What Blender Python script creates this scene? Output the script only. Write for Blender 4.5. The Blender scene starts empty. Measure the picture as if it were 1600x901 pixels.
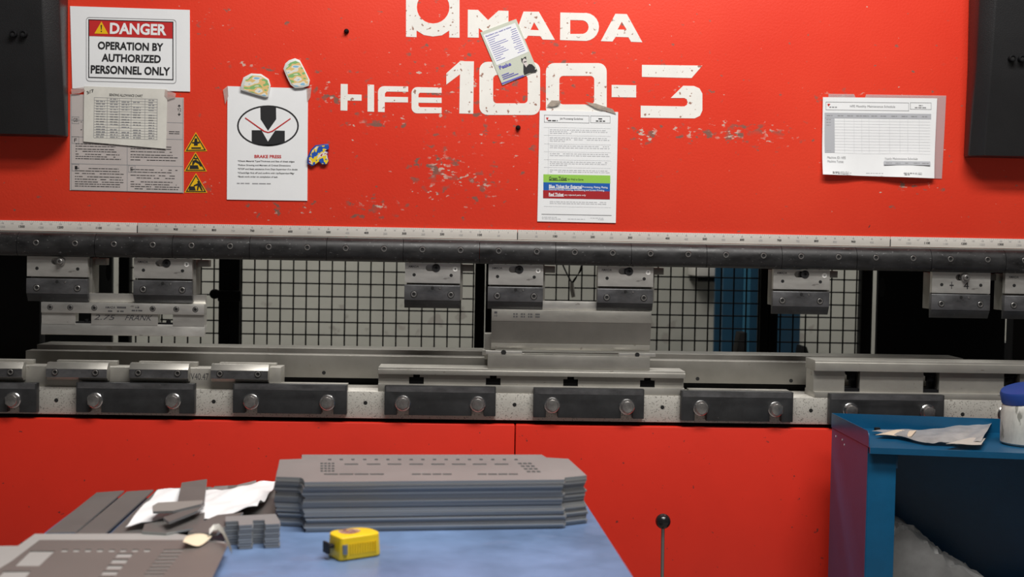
import bpy, bmesh, math, random
from mathutils import Vector, Matrix, noise
S = bpy.context.scene
COL = S.collection
rnd = random.Random(7)

# ------------------------------------------------------------------ camera, world, lights, exposure
FPX = 1900.0
CAM = Vector((-0.1142, -3.2329, 1.25))
YAW, PITCH, ROLL = math.radians(1.81), math.radians(-1.93), math.radians(1.027)
_cy, _sy, _cp, _sp, _cr, _sr = math.cos(YAW), math.sin(YAW), math.cos(PITCH), math.sin(PITCH), math.cos(ROLL), math.sin(ROLL)
FWD = Vector((_sy*_cp, _cy*_cp, _sp))
_r = Vector((_cy, -_sy, 0)); _u = _r.cross(FWD)
RIGHT = _r*_cr + _u*_sr
UP = _u*_cr - _r*_sr
cd = bpy.data.cameras.new('camera'); cam = bpy.data.objects.new('camera', cd); COL.objects.link(cam)
cd.sensor_width = 36.0; cd.lens = FPX/1600*36; cd.clip_start = 0.05; cd.clip_end = 60
cam.matrix_world = Matrix(((RIGHT.x, UP.x, -FWD.x, CAM.x), (RIGHT.y, UP.y, -FWD.y, CAM.y), (RIGHT.z, UP.z, -FWD.z, CAM.z), (0, 0, 0, 1)))
cd.dof.use_dof = True; cd.dof.focus_distance = 3.2; cd.dof.aperture_fstop = 5.0
S.camera = cam

w = bpy.data.worlds.new('world'); S.world = w; w.use_nodes = True
w.node_tree.nodes['Background'].inputs[0].default_value = (0.95, 0.97, 1.0, 1)
w.node_tree.nodes['Background'].inputs[1].default_value = 0.06

def area(name, loc, sx, sy, power, col=(1, 0.97, 0.93), target=None):
    d = bpy.data.lights.new(name, 'AREA'); d.shape = 'RECTANGLE'; d.size = sx; d.size_y = sy; d.energy = power; d.color = col
    o = bpy.data.objects.new(name, d); COL.objects.link(o); o.location = loc
    if target is not None:
        o.rotation_euler = (Vector(target)-Vector(loc)).to_track_quat('-Z', 'Y').to_euler()
    return o
area('ceiling_lamp', (0.40, -1.55, 3.5), 2.2, 0.35, 100)
area('ceiling_lamp', (0.7, -3.4, 4.6), 2.4, 0.8, 80)
area('rear_wall_fill', (-1.4, 2.2, 4.2), 2.5, 0.5, 88)  # unseen lamp added to brighten the wall behind the fence
area('rear_wall_fill', (2.3, 2.5, 4.0), 1.0, 0.4, 80)  # second added lamp, lifts the right part of the rear wall
S.view_settings.view_transform = 'Standard'; S.view_settings.look = 'None'
S.view_settings.exposure = 0.0; S.view_settings.gamma = 1.0; S.view_settings.use_curve_mapping = False

# ------------------------------------------------------------------ photo pixel -> point on a plane of the place
def ray(px, py):
    return FWD + RIGHT*((px-800)/FPX) + UP*((450.5-py)/FPX)
def at(px, py, Y=0.0):
    d = ray(px, py); t = (Y-CAM.y)/d.y
    return CAM + d*t
def atz(px, py, Z):
    d = ray(px, py); t = (Z-CAM.z)/d.z
    return CAM + d*t
def zfit(pts, Y):
    return sum(at(x, y, Y).z for x, y in pts)/len(pts)

# ------------------------------------------------------------------ helpers
WL = {}
def thing(name, label, cat, loc=(0, 0, 0), group=None, kind=None):
    o = bpy.data.objects.new(name, None); COL.objects.link(o); o.empty_display_size = 0.05
    o.location = loc; WL[o] = Vector(loc)
    if label: o['label'] = label
    if cat: o['category'] = cat
    if group: o['group'] = group
    if kind: o['kind'] = kind
    return o
def tag(o, label, cat, group=None, kind=None):
    o['label'] = label; o['category'] = cat
    if group: o['group'] = group
    if kind: o['kind'] = kind
    return o

class MB:
    def __init__(s): s.v = []; s.f = []
    def add(s, vs, fs):
        n = len(s.v); s.v += [Vector(v) for v in vs]; s.f += [[i+n for i in f] for f in fs]
    def box(s, x0, x1, y0, y1, z0, z1, bev=0.0):
        if x0 > x1: x0, x1 = x1, x0
        if y0 > y1: y0, y1 = y1, y0
        if z0 > z1: z0, z1 = z1, z0
        vs = [(x, y, z) for z in (z0, z1) for y in (y0, y1) for x in (x0, x1)]
        fs = [(0, 2, 3, 1), (4, 5, 7, 6), (0, 1, 5, 4), (2, 6, 7, 3), (0, 4, 6, 2), (1, 3, 7, 5)]
        if bev > 0: s.bev(vs, fs, bev)
        else: s.add(vs, fs)
    def bev(s, vs, fs, b, seg=2):
        bm = bmesh.new(); q = [bm.verts.new(v) for v in vs]
        for f in fs: bm.faces.new([q[i] for i in f])
        bmesh.ops.recalc_face_normals(bm, faces=bm.faces)
        es = [e for e in bm.edges if len(e.link_faces) == 2 and e.calc_face_angle(0) > 0.3]
        bmesh.ops.bevel(bm, geom=es, offset=b, segments=seg, affect='EDGES', profile=0.5, clamp_overlap=True)
        bm.verts.index_update()
        s.add([v.co.copy() for v in bm.verts], [[v.index for v in f.verts] for f in bm.faces]); bm.free()
    def prism(s, poly, fn, a, b, bev=0.0):
        n = len(poly)
        vs = [fn(p, a) for p in poly]+[fn(p, b) for p in poly]
        fs = [list(range(n))[::-1], list(range(n, 2*n))]+[(i, (i+1) % n, (i+1) % n+n, i+n) for i in range(n)]
        if bev: s.bev(vs, fs, bev)
        else: s.add(vs, fs)
    def xz(s, poly, y0, y1, bev=0.0): s.prism(poly, lambda p, t: (p[0], t, p[1]), y0, y1, bev)
    def yz(s, poly, x0, x1, bev=0.0): s.prism(poly, lambda p, t: (t, p[0], p[1]), x0, x1, bev)
    def xy(s, poly, z0, z1, bev=0.0): s.prism(poly, lambda p, t: (p[0], p[1], t), z0, z1, bev)
    def holed(s, loops, fn, a, b):
        """outer loop plus hole loops (2-D) extruded from a to b"""
        flat = [p for l in loops for p in l]; n = len(flat)
        bm = bmesh.new(); vv = [bm.verts.new((p[0], p[1], 0)) for p in flat]; es = []; k = 0
        for l in loops:
            es += [bm.edges.new((vv[k+i], vv[k+(i+1) % len(l)])) for i in range(len(l))]; k += len(l)
        bm.verts.index_update()
        bmesh.ops.triangle_fill(bm, use_beauty=True, use_dissolve=False, edges=es)
        tri = [[v.index for v in f.verts] for f in bm.faces]; bm.free()
        fs = [list(t) for t in tri]+[[i+n for i in t][::-1] for t in tri]
        k = 0
        for l in loops:
            m = len(l)
            fs += [(k+i, k+(i+1) % m, k+(i+1) % m+n, k+i+n) for i in range(m)]; k += m
        s.add([fn(p, a) for p in flat]+[fn(p, b) for p in flat], fs)
    def tube(s, pts, r, n=8, caps=True):
        pts = [Vector(p) for p in pts]; rs = r if isinstance(r, (list, tuple)) else [r]*len(pts)
        vs = []; fs = []; prev = None
        for i, p in enumerate(pts):
            d = (pts[min(i+1, len(pts)-1)]-pts[max(i-1, 0)])
            if d.length < 1e-9: d = prev or Vector((0, 0, 1))
            d.normalize(); prev = d
            a = Vector((0, 0, 1)) if abs(d.z) < 0.9 else Vector((1, 0, 0))
            e1 = d.cross(a).normalized(); e2 = d.cross(e1)
            for k in range(n):
                t = 2*math.pi*k/n
                vs.append(p+(e1*math.cos(t)+e2*math.sin(t))*rs[i])
        for i in range(len(pts)-1):
            for k in range(n):
                k2 = (k+1) % n
                fs.append((i*n+k, i*n+k2, (i+1)*n+k2, (i+1)*n+k))
        if caps: fs += [list(range(n))[::-1], list(range((len(pts)-1)*n, len(pts)*n))]
        s.add(vs, fs)
    def lathe(s, prof, c, axis='z', n=24):
        """prof: (radius, height) pairs along the axis from point c"""
        c = Vector(c); ax = {'z': Vector((0, 0, 1)), 'y': Vector((0, -1, 0)), 'x': Vector((1, 0, 0))}[axis] if isinstance(axis, str) else Vector(axis).normalized()
        a = Vector((1, 0, 0)) if abs(ax.x) < 0.9 else Vector((0, 0, 1))
        e1 = ax.cross(a).normalized(); e2 = ax.cross(e1)
        vs = []; fs = []
        for r, h in prof:
            for k in range(n):
                t = 2*math.pi*k/n; vs.append(c+ax*h+(e1*math.cos(t)+e2*math.sin(t))*max(r, 1e-5))
        for i in range(len(prof)-1):
            for k in range(n):
                k2 = (k+1) % n; fs.append((i*n+k, i*n+k2, (i+1)*n+k2, (i+1)*n+k))
        fs += [list(range(n))[::-1], list(range((len(prof)-1)*n, len(prof)*n))]
        s.add(vs, fs)
    def px(s, poly, Y):
        """flat printed shape: pixel outline laid on the plane Y"""
        s.add([at(x, y, Y) for x, y in poly], [list(range(len(poly)))])
    def build(s, name, mat, parent=None, smooth=True, label=None, ang=35):
        me = bpy.data.meshes.new(name)
        off = WL[parent] if parent else Vector((0, 0, 0))
        me.from_pydata([v-off for v in s.v], [], s.f); me.materials.append(mat)
        bm = bmesh.new(); bm.from_mesh(me); bmesh.ops.recalc_face_normals(bm, faces=bm.faces); bm.to_mesh(me); bm.free()
        if smooth:
            me.polygons.foreach_set('use_smooth', [True]*len(me.polygons)); me.set_sharp_from_angle(angle=math.radians(ang))
        me.update()
        o = bpy.data.objects.new(name, me); COL.objects.link(o)
        if parent: o.parent = parent; WL[o] = off
        else: WL[o] = Vector((0, 0, 0))
        if label: o['label'] = label
        return o

def copy_tree(o, parent=None):
    c = o.copy(); COL.objects.link(c)
    if parent: c.parent = parent
    for ch in list(o.children): copy_tree(ch, c)
    return c

_TX = {}
def text_geo(body, bold):
    k = (body, bold)
    if k not in _TX:
        cu = bpy.data.curves.new('t', 'FONT'); cu.body = body; cu.size = 1; cu.offset = bold; cu.resolution_u = 3
        ob = bpy.data.objects.new('t', cu); me = ob.to_mesh()
        vs = [v.co.copy() for v in me.vertices]; fs = [list(p.vertices) for p in me.polygons]
        ob.to_mesh_clear(); bpy.data.objects.remove(ob); bpy.data.curves.remove(cu)
        x0 = min(v.x for v in vs); x1 = max(v.x for v in vs); y0 = min(v.y for v in vs); y1 = max(v.y for v in vs)
        _TX[k] = ([((v.x-x0)/(x1-x0), (v.y-y0)/(y1-y0)) for v in vs], fs)
    return _TX[k]
def text(mb, body, x0, x1, y0, y1, Y, slope=0.021, bold=0.0, lean=None):
    """lettering whose bounding box covers photo pixels x0..x1, y0 (top)..y1 (bottom)"""
    vs, fs = text_geo(body, bold)
    if lean is None: lean = -slope
    mb.add([at(x0+u*(x1-x0)-(1-v)*(y1-y0)*(-lean), y1-v*(y1-y0)+slope*u*(x1-x0), Y) for u, v in vs], fs)
def greek(mb, x0, x1, y, h, Y, slope=0.021, density=0.85, wmin=3, wmax=12):
    x = x0
    while x < x1:
        wd = min(rnd.uniform(wmin, wmax), x1-x)
        if rnd.random() < density and wd > 0.8:
            yy = y+slope*(x-x0)
            mb.px([(x, yy), (x+wd, yy+slope*wd), (x+wd, yy+slope*wd+h), (x, yy+h)], Y)
        x += wd+max(1.0, h*0.9)
def rect(x0, y0, x1, y1, slope=0.021):
    d = slope*(x1-x0); e = -slope*(y1-y0)
    return [(x0, y0), (x1, y0+d), (x1+e, y1+d), (x0+e, y1)]
def frame_px(mb, x0, y0, x1, y1, t, Y, slope=0.021):
    d = slope*(x1-x0)
    mb.px([(x0, y0), (x1, y0+d), (x1, y0+d+t), (x0, y0+t)], Y); mb.px([(x0, y1-t), (x1, y1+d-t), (x1, y1+d), (x0, y1)], Y)
    mb.px([(x0, y0), (x0+t, y0), (x0+t, y1), (x0, y1)], Y); mb.px([(x1-t, y0+d), (x1, y0+d), (x1, y1+d), (x1-t, y1+d)], Y)
def arc(cx, cy, r, a0, a1, n=8, ry=None):
    ry = r if ry is None else ry
    return [(cx+r*math.cos(math.radians(a0+(a1-a0)*i/n)), cy+ry*math.sin(math.radians(a0+(a1-a0)*i/n))) for i in range(n+1)]
def rrect(x0, y0, x1, y1, r, n=5):
    return arc(x0+r, y0+r, r, 180, 270, n)+arc(x1-r, y0+r, r, 270, 360, n)+arc(x1-r, y1-r, r, 0, 90, n)+arc(x0+r, y1-r, r, 90, 180, n)

# ------------------------------------------------------------------ materials
def new_mat(name):
    m = bpy.data.materials.new(name); m.use_nodes = True
    return m, m.node_tree.nodes, m.node_tree.links, m.node_tree.nodes['Principled BSDF']
def mat(name, col, rough=0.5, metal=0.0, var=0.0, vscale=8.0, stretch=(1, 1, 1), bump=0.0, bscale=200.0, spots=None, spot_scale=60, spot_thr=0.68, rvar=0.0, spec=0.5, alpha=1.0):
    m, N, L, B = new_mat(name)
    B.inputs['Roughness'].default_value = rough; B.inputs['Metallic'].default_value = metal
    B.inputs['Specular IOR Level'].default_value = spec; B.inputs['Alpha'].default_value = alpha
    c = (*col, 1); B.inputs['Base Color'].default_value = c
    if var or bump or spots or rvar:
        tc = N.new('ShaderNodeTexCoord'); mp = N.new('ShaderNodeMapping'); mp.inputs['Scale'].default_value = stretch
        L.new(tc.outputs['Object'], mp.inputs[0])
        last = None
        if var or rvar:
            nz = N.new('ShaderNodeTexNoise'); nz.inputs['Scale'].default_value = vscale; nz.inputs['Detail'].default_value = 6; nz.inputs['Roughness'].default_value = 0.65
            L.new(mp.outputs[0], nz.inputs['Vector'])
            if var:
                cr = N.new('ShaderNodeValToRGB'); e = cr.color_ramp.elements
                e[0].position = 0.3; e[1].position = 0.7
                e[0].color = (*[max(0, x*(1-var)) for x in col], 1); e[1].color = (*[min(1, x*(1+var)) for x in col], 1)
                L.new(nz.outputs[0], cr.inputs[0]); last = cr.outputs[0]
            if rvar:
                mr = N.new('ShaderNodeMapRange'); mr.inputs['From Min'].default_value = 0.3; mr.inputs['From Max'].default_value = 0.7
                mr.inputs['To Min'].default_value = max(0.02, rough-rvar); mr.inputs['To Max'].default_value = min(1, rough+rvar)
                L.new(nz.outputs[0], mr.inputs[0]); L.new(mr.outputs[0], B.inputs['Roughness'])
        if spots:
            n2 = N.new('ShaderNodeTexNoise'); n2.inputs['Scale'].default_value = spot_scale; n2.inputs['Detail'].default_value = 3
            L.new(mp.outputs[0], n2.inputs['Vector'])
            r2 = N.new('ShaderNodeValToRGB'); r2.color_ramp.elements[0].position = spot_thr; r2.color_ramp.elements[1].position = spot_thr+0.04
            L.new(n2.outputs[0], r2.inputs[0])
            mx = N.new('ShaderNodeMix'); mx.data_type = 'RGBA'
            L.new(r2.outputs[0], mx.inputs[0]); mx.inputs[7].default_value = (*spots, 1)
            if last: L.new(last, mx.inputs[6])
            else: mx.inputs[6].default_value = c
            last = mx.outputs[2]
        if last: L.new(last, B.inputs['Base Color'])
        if bump:
            n3 = N.new('ShaderNodeTexNoise'); n3.inputs['Scale'].default_value = bscale; n3.inputs['Detail'].default_value = 3
            L.new(tc.outputs['Object'], n3.inputs['Vector'])
            bp = N.new('ShaderNodeBump'); bp.inputs['Strength'].default_value = bump; bp.inputs['Distance'].default_value = 0.002
            L.new(n3.outputs[0], bp.inputs['Height']); L.new(bp.outputs[0], B.inputs['Normal'])
    return m

def red_ram_mat():
    """red textured paint with scuffs and chips gathered round the painted name"""
    m, N, L, B = new_mat('red_ram_paint')
    tc = N.new('ShaderNodeTexCoord'); ob = tc.outputs['Object']
    def nz(scale, det, st=(1, 1, 1), off=(0, 0, 0)):
        mp = N.new('ShaderNodeMapping'); mp.inputs['Scale'].default_value = st; mp.inputs['Location'].default_value = off
        L.new(ob, mp.inputs[0]); n = N.new('ShaderNodeTexNoise'); n.inputs['Scale'].default_value = scale; n.inputs['Detail'].default_value = det
        L.new(mp.outputs[0], n.inputs['Vector']); return n.outputs[0]
    def ramp(s, a, b):
        r = N.new('ShaderNodeMapRange'); r.inputs['From Min'].default_value = a; r.inputs['From Max'].default_value = b; r.clamp = True
        L.new(s, r.inputs[0]); return r.outputs[0]
    def mul(a, b):
        k = N.new('ShaderNodeMath'); k.operation = 'MULTIPLY'; L.new(a, k.inputs[0]); L.new(b, k.inputs[1]); return k.outputs[0]
    def mix(f, a, col):
        k = N.new('ShaderNodeMix'); k.data_type = 'RGBA'; L.new(f, k.inputs[0])
        if isinstance(a, tuple): k.inputs[6].default_value = (*a, 1)
        else: L.new(a, k.inputs[6])
        k.inputs[7].default_value = (*col, 1); return k.outputs[2]
    # wear patches: (pixel centre, half width, half height) on the ram face
    def zone(px_, py_, hw, hh, k):
        c_ = at(px_, py_, 0); a_, b_ = 580.0/hw, 580.0/hh
        mp = N.new('ShaderNodeMapping'); mp.vector_type = 'POINT'; mp.inputs['Scale'].default_value = (a_, 0, b_)
        mp.inputs['Location'].default_value = (-c_.x*a_, 0, -(c_.z-Z_RT_)*b_)
        L.new(ob, mp.inputs[0]); ln = N.new('ShaderNodeVectorMath'); ln.operation = 'LENGTH'; L.new(mp.outputs[0], ln.inputs[0])
        z = N.new('ShaderNodeMapRange'); z.inputs['From Min'].default_value = 0.1; z.inputs['From Max'].default_value = 1.0
        z.inputs['To Min'].default_value = k; z.inputs['To Max'].default_value = 0; z.clamp = True; L.new(ln.outputs['Value'], z.inputs[0]); return z.outputs[0]
    def mx(a_, b_):
        k = N.new('ShaderNodeMath'); k.operation = 'MAXIMUM'; L.new(a_, k.inputs[0]); L.new(b_, k.inputs[1]); return k.outputs[0]
    zs = None
    for q in ((690, 270, 75, 70, 1.0), (590, 325, 95, 30, 1.0), (585, 188, 80, 26, 0.9), (520, 150, 60, 40, 0.8), (1150, 210, 190, 30, 1.0), (1200, 208, 110, 18, 1.0), (1010, 210, 50, 25, 0.9), (1430, 292, 70, 12, 1.0), (390, 102, 70, 14, 0.9), (325, 30, 45, 30, 0.7), (320, 290, 40, 25, 0.8), (750, 290, 70, 50, 0.9), (800, 150, 420, 190, 0.50), (1330, 150, 120, 14, 0.8), (430, 325, 120, 25, 0.6)):
        o = zone(*q); zs = o if zs is None else mx(zs, o)
    def level(n_, lo, w_):
        # a scuff shows where the fine noise exceeds a threshold that falls inside the wear patches
        t = N.new('ShaderNodeMath'); t.operation = 'MULTIPLY_ADD'; L.new(zs, t.inputs[0]); t.inputs[1].default_value = 0.17; L.new(n_, t.inputs[2])
        return ramp(t.outputs[0], lo, lo+w_)
    base = mix(ramp(nz(2.2, 4), 0.35, 0.7), (0.78, 0.042, 0.018), (0.85, 0.058, 0.025))
    dark = mul(level(nz(48, 9, (0.8, 1, 1.2)), 0.665, 0.05), ramp(nz(14, 3), 0.36, 0.55))
    c = mix(dark, base, (0.27, 0.12, 0.09))
    light = mul(level(nz(90, 9, (0.6, 1, 1.1), (2, 0, 1)), 0.70, 0.03), ramp(nz(17, 3, off=(4, 0, 2)), 0.45, 0.6))
    c = mix(light, c, (0.66, 0.50, 0.42))
    nick = ramp(nz(30, 2, (1, 1, 0.8), (9, 0, 0)), 0.765, 0.78)
    c = mix(nick, c, (0.10, 0.05, 0.045))
    L.new(c, B.inputs['Base Color']); B.inputs['Roughness'].default_value = 0.48; B.inputs['Specular IOR Level'].default_value = 0.35
    bp = N.new('ShaderNodeBump'); bp.inputs['Strength'].default_value = 0.22; bp.inputs['Distance'].default_value = 0.002
    L.new(nz(160, 3), bp.inputs['Height']); L.new(bp.outputs[0], B.inputs['Normal'])
    return m

def picture_mat(name, cols, scale=60, stretch=(1, 1, 2)):
    m, N, L, B = new_mat(name)
    tc = N.new('ShaderNodeTexCoord'); mp = N.new('ShaderNodeMapping'); mp.inputs['Scale'].default_value = stretch
    L.new(tc.outputs['Object'], mp.inputs[0]); n = N.new('ShaderNodeTexNoise'); n.inputs['Scale'].default_value = scale; n.inputs['Detail'].default_value = 1
    L.new(mp.outputs[0], n.inputs['Vector']); r = N.new('ShaderNodeValToRGB'); r.color_ramp.interpolation = 'CONSTANT'
    e = r.color_ramp.elements
    while len(e) < len(cols): e.new(0.5)
    for i, c in enumerate(cols):
        e[i].position = 0.0 if i == 0 else 0.34+0.32*(i-1)/max(1, len(cols)-2); e[i].color = (*c, 1)
    L.new(n.outputs[0], r.inputs[0]); L.new(r.outputs[0], B.inputs['Base Color']); B.inputs['Roughness'].default_value = 0.35
    return m

Z_RT_ = zfit([(0, 342.5), (400, 350.7), (700, 357.5), (1060, 364), (1340, 370), (1600, 372.7)], 0)
RED = red_ram_mat()
RED2 = mat('red_panel_paint', (0.70, 0.030, 0.014), 0.42, var=0.06, vscale=3, bump=0.08, bscale=120, spots=(0.22, 0.03, 0.025), spot_scale=75, spot_thr=0.715, spec=0.4)
WHITE_PAINT = mat('chipped_white_paint', (0.86, 0.84, 0.79), 0.5, var=0.05, vscale=12, spots=(0.36, 0.20, 0.15), spot_scale=85, spot_thr=0.625)
RULER = mat('ruler_plate', (0.60, 0.565, 0.52), 0.4, var=0.07, vscale=3)
INK = mat('black_ink', (0.018, 0.018, 0.02), 0.5)
STAMP = mat('stamped_dark', (0.05, 0.05, 0.055), 0.6)
GREY_INK = mat('grey_ink', (0.30, 0.30, 0.31), 0.6)
PALE_INK = mat('pale_ink', (0.62, 0.63, 0.65), 0.6)
RED_INK = mat('red_ink', (0.55, 0.02, 0.02), 0.5)
BLUE_INK = mat('blue_ink', (0.13, 0.12, 0.48), 0.5)
PAPER = mat('white_paper', (0.86, 0.87, 0.88), 0.35, var=0.03, vscale=7, spec=0.4)
OLD_PAPER = mat('aged_paper', (0.70, 0.68, 0.62), 0.55, var=0.10, vscale=14)
NOTICE = mat('grey_notice', (0.53, 0.48, 0.46), 0.4, var=0.06, vscale=10)
CLEAR_TAPE = mat('clear_tape', (0.62, 0.50, 0.46), 0.2, alpha=0.45, var=0.15, vscale=40)
SLEEVE = mat('clear_sleeve', (0.66, 0.55, 0.55), 0.18, alpha=0.42)
YELLOW = mat('warning_yellow', (0.85, 0.50, 0.01), 0.4)
BLACK_PLASTIC = mat('black_textured_cover', (0.014, 0.014, 0.015), 0.38, bump=0.25, bscale=450, var=0.2, vscale=5)
BLACK = mat('black_steel', (0.009, 0.009, 0.010), 0.6, spec=0.12)
HOLE = mat('hole_black', (0.006, 0.006, 0.006), 0.8)
BAR = mat('worn_black_bar', (0.016, 0.0155, 0.016), 0.45, metal=0.1, var=0.6, vscale=16, stretch=(1, 1, 2), spots=(0.10, 0.10, 0.10), spot_scale=120, spot_thr=0.66, rvar=0.12)
STEEL = mat('bright_steel', (0.62, 0.605, 0.57), 0.36, metal=0.75, var=0.12, vscale=9, stretch=(1, 1, 3), rvar=0.1, spots=(0.36, 0.34, 0.32), spot_scale=24, spot_thr=0.70)
GROUND_STEEL = mat('ground_steel', (0.41, 0.395, 0.36), 0.4, metal=0.7, var=0.16, vscale=6, stretch=(1, 1, 2), rvar=0.08)
REAR_STEEL = mat('shaded_rear_steel', (0.25, 0.24, 0.215), 0.45, metal=0.5, var=0.16, vscale=5, rvar=0.1, spots=(0.22, 0.20, 0.17), spot_scale=30, spot_thr=0.68)  # darker steel: the shadow over the rear rail is put into the colour
RAIL_STEEL = mat('rail_steel', (0.38, 0.365, 0.33), 0.42, metal=0.5, var=0.16, vscale=5, stretch=(1, 1, 1.5), rvar=0.1, spots=(0.24, 0.22, 0.19), spot_scale=48, spot_thr=0.69)
PITTED = mat('pitted_bed_steel', (0.58, 0.56, 0.51), 0.5, metal=0.3, var=0.10, vscale=10, spots=(0.24, 0.225, 0.20), spot_scale=330, spot_thr=0.60)
DARK_STEEL = mat('dark_clamp_steel', (0.13, 0.13, 0.135), 0.38, metal=0.55, var=0.4, vscale=14, stretch=(1, 1, 2), rvar=0.12, spots=(0.22, 0.22, 0.22), spot_scale=120, spot_thr=0.70)
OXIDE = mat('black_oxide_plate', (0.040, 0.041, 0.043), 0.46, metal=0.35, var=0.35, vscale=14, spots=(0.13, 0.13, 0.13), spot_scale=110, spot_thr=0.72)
HEADM = mat('bolt_head_steel', (0.42, 0.41, 0.40), 0.3, metal=0.9, var=0.2, vscale=150)
CHROME = mat('bolt_chrome', (0.66, 0.65, 0.64), 0.2, metal=1.0, var=0.15, vscale=120)
BOLT = mat('socket_bolt_steel', (0.36, 0.35, 0.34), 0.35, metal=0.85)
BLUE_PAINT = mat('blue_cabinet_paint', (0.004, 0.078, 0.175), 0.30, bump=0.12, bscale=260, var=0.12, vscale=10, spec=0.45)
TABLE_BLUE = mat('blue_table_top', (0.148, 0.228, 0.40), 0.40, var=0.22, vscale=6, rvar=0.12, spots=(0.15, 0.215, 0.37), spot_scale=10, spot_thr=0.60)
SHEET = mat('grey_sheet_metal', (0.27, 0.26, 0.255), 0.42, metal=0.25, var=0.07, vscale=6, rvar=0.05)
STRIP = mat('no_glare_strip_metal', (0.165, 0.155, 0.148), 0.42, metal=0.3, var=0.1, vscale=6, rvar=0.05)  # darker copy of the sheet metal: missing glare put into the colour
EDGE_SHEET = mat('cut_sheet_edge', (0.27, 0.28, 0.285), 0.42, metal=0.3)
_n, _l = EDGE_SHEET.node_tree.nodes, EDGE_SHEET.node_tree.links
_oi = _n.new('ShaderNodeObjectInfo'); _cr2 = _n.new('ShaderNodeValToRGB')     # every sheet has its own tone
_cr2.color_ramp.elements[0].color = (0.21, 0.215, 0.22, 1); _cr2.color_ramp.elements[1].color = (0.42, 0.43, 0.425, 1)
_l.new(_oi.outputs['Random'], _cr2.inputs[0]); _l.new(_cr2.outputs[0], _n['Principled BSDF'].inputs['Base Color'])
CONCRETE = mat('concrete_wall', (0.45, 0.445, 0.39), 0.85, var=0.10, vscale=2.2, bump=0.2, bscale=60, spots=(0.36, 0.34, 0.30), spot_scale=9, spot_thr=0.64)
FLOOR = mat('concrete_floor', (0.26, 0.25, 0.24), 0.6, var=0.2, vscale=2)
WIRE = mat('black_wire', (0.007, 0.007, 0.007), 0.6, spec=0.12)
COLUMN = mat('blue_column_paint', (0.012, 0.065, 0.12), 0.4, var=0.15, vscale=4)
TAPE_Y = mat('tape_measure_yellow', (0.90, 0.60, 0.012), 0.32, var=0.05, vscale=40)
RUBBER = mat('black_rubber', (0.012, 0.012, 0.013), 0.6)
DARKGREY = mat('dark_grey_frame', (0.040, 0.043, 0.042), 0.5, var=0.2, vscale=5)

# ------------------------------------------------------------------ setting
b = MB(); b.box(-7, 7, -7, 3.6, -0.1, 0.0); f = b.build('floor', FLOOR); f['kind'] = 'structure'
YW = 3.4
b = MB(); b.box(-7, 7, YW, YW+0.2, 0.0, 4.8); f = b.build('wall_back', CONCRETE); f['kind'] = 'structure'
b = MB(); b.box(-7, 7, -7.2, -7, 0.0, 4.8); f = b.build('wall_front', mat('far_wall', (0.22, 0.21, 0.20), 0.8, var=0.1, vscale=1.5)); f['kind'] = 'structure'

# ------------------------------------------------------------------ the ram
Z_RT = zfit([(0, 342.5), (400, 350.7), (700, 357.5), (1060, 364), (1340, 370), (1600, 372.7)], 0)
Z_RB = Z_RT-0.0262
Z_BT = zfit([(0, 361), (400, 369), (808, 376.7), (1200, 384), (1600, 390)], -0.02)
Z_BB = zfit([(0, 397), (400, 406), (808, 413), (1200, 420.5), (1600, 427)], -0.03)
ram = thing('press_brake_ram', 'red upper ram of the press brake with worn white lettering and black clamp bar', 'machine', (0, 0, Z_RT))
b = MB(); b.box(-2.1, 2.1, 0.0, 0.09, Z_BB+0.012, 2.35, 0.002); b.build('ram_beam', RED, ram)
b = MB(); b.box(-2.1, 2.1, 0.0905, 0.10, Z_BB+0.012, 2.35); b.build('bounce_blocker', BLACK, ram)  # unseen black plate added to stop red bounce light from the ram's back
b = MB(); b.box(-1.8, 1.8, -0.010, 0.0, Z_BT-0.006, Z_RB-0.0012, 0.0008); b.build('backing_strip', GROUND_STEEL, ram)
# ruler in lengths of one metre with ticks and numerals
YR = -0.004
for x0, x1 in ((-1.8, -1.0), (-1.0, 0.0), (0.0, 1.0), (1.0, 1.8)):
    b = MB(); b.box(x0+0.0008, x1-0.0008, YR, 0.0, Z_RB, Z_RT, 0.0004); r = b.build('ruler', RULER, ram)
    tk = MB(); nm = MB(); small = MB()
    for i in range(round(x0*200), round(x1*200)+1):
        X = i/200
        if X <= x0+0.001 or X >= x1-0.001: continue
        h = 0.006 if i % 10 == 0 else (0.004 if i % 2 == 0 else 0.0025)
        tk.box(X-0.00025, X+0.00025, YR-0.0004, YR, Z_RT-h-0.0005, Z_RT-0.0005)
        def num(mb, s, X, z, hh, bold):
            vs, fs = text_geo(s, bold); wd = hh*0.62*len(s)
            mb.add([(X-wd/2+u*wd, YR-0.0004, z+v*hh) for u, v in vs], fs)
        if i % 20 == 0 and i != 0 and abs(X) < 1.7: num(nm, str(abs(i)*5), X, Z_RT-0.0185, 0.0062, 0.03)
        elif i % 10 == 0 and i != 0 and abs(X) < 1.7: num(small, str(abs(i)*5), X, Z_RT-0.0195, 0.0052, 0.0)
        if i % 5 == 0 and abs(X) < 1.7: num(small, str(abs(i)//2), X, Z_RT-0.0095, 0.0038, 0.0)
    tk.build('scale_ticks', GREY_INK, r); nm.build('metre_numerals', INK, r); small.build('small_numerals', GREY_INK, r)
for X in (-1.0, 0.0, 1.0):
    b = MB(); b.box(X-0.0012, X+0.0012, YR-0.0006, YR+0.001, Z_RB+0.0003, Z_RB+0.019); b.build('joint_mark', INK, ram)
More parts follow.
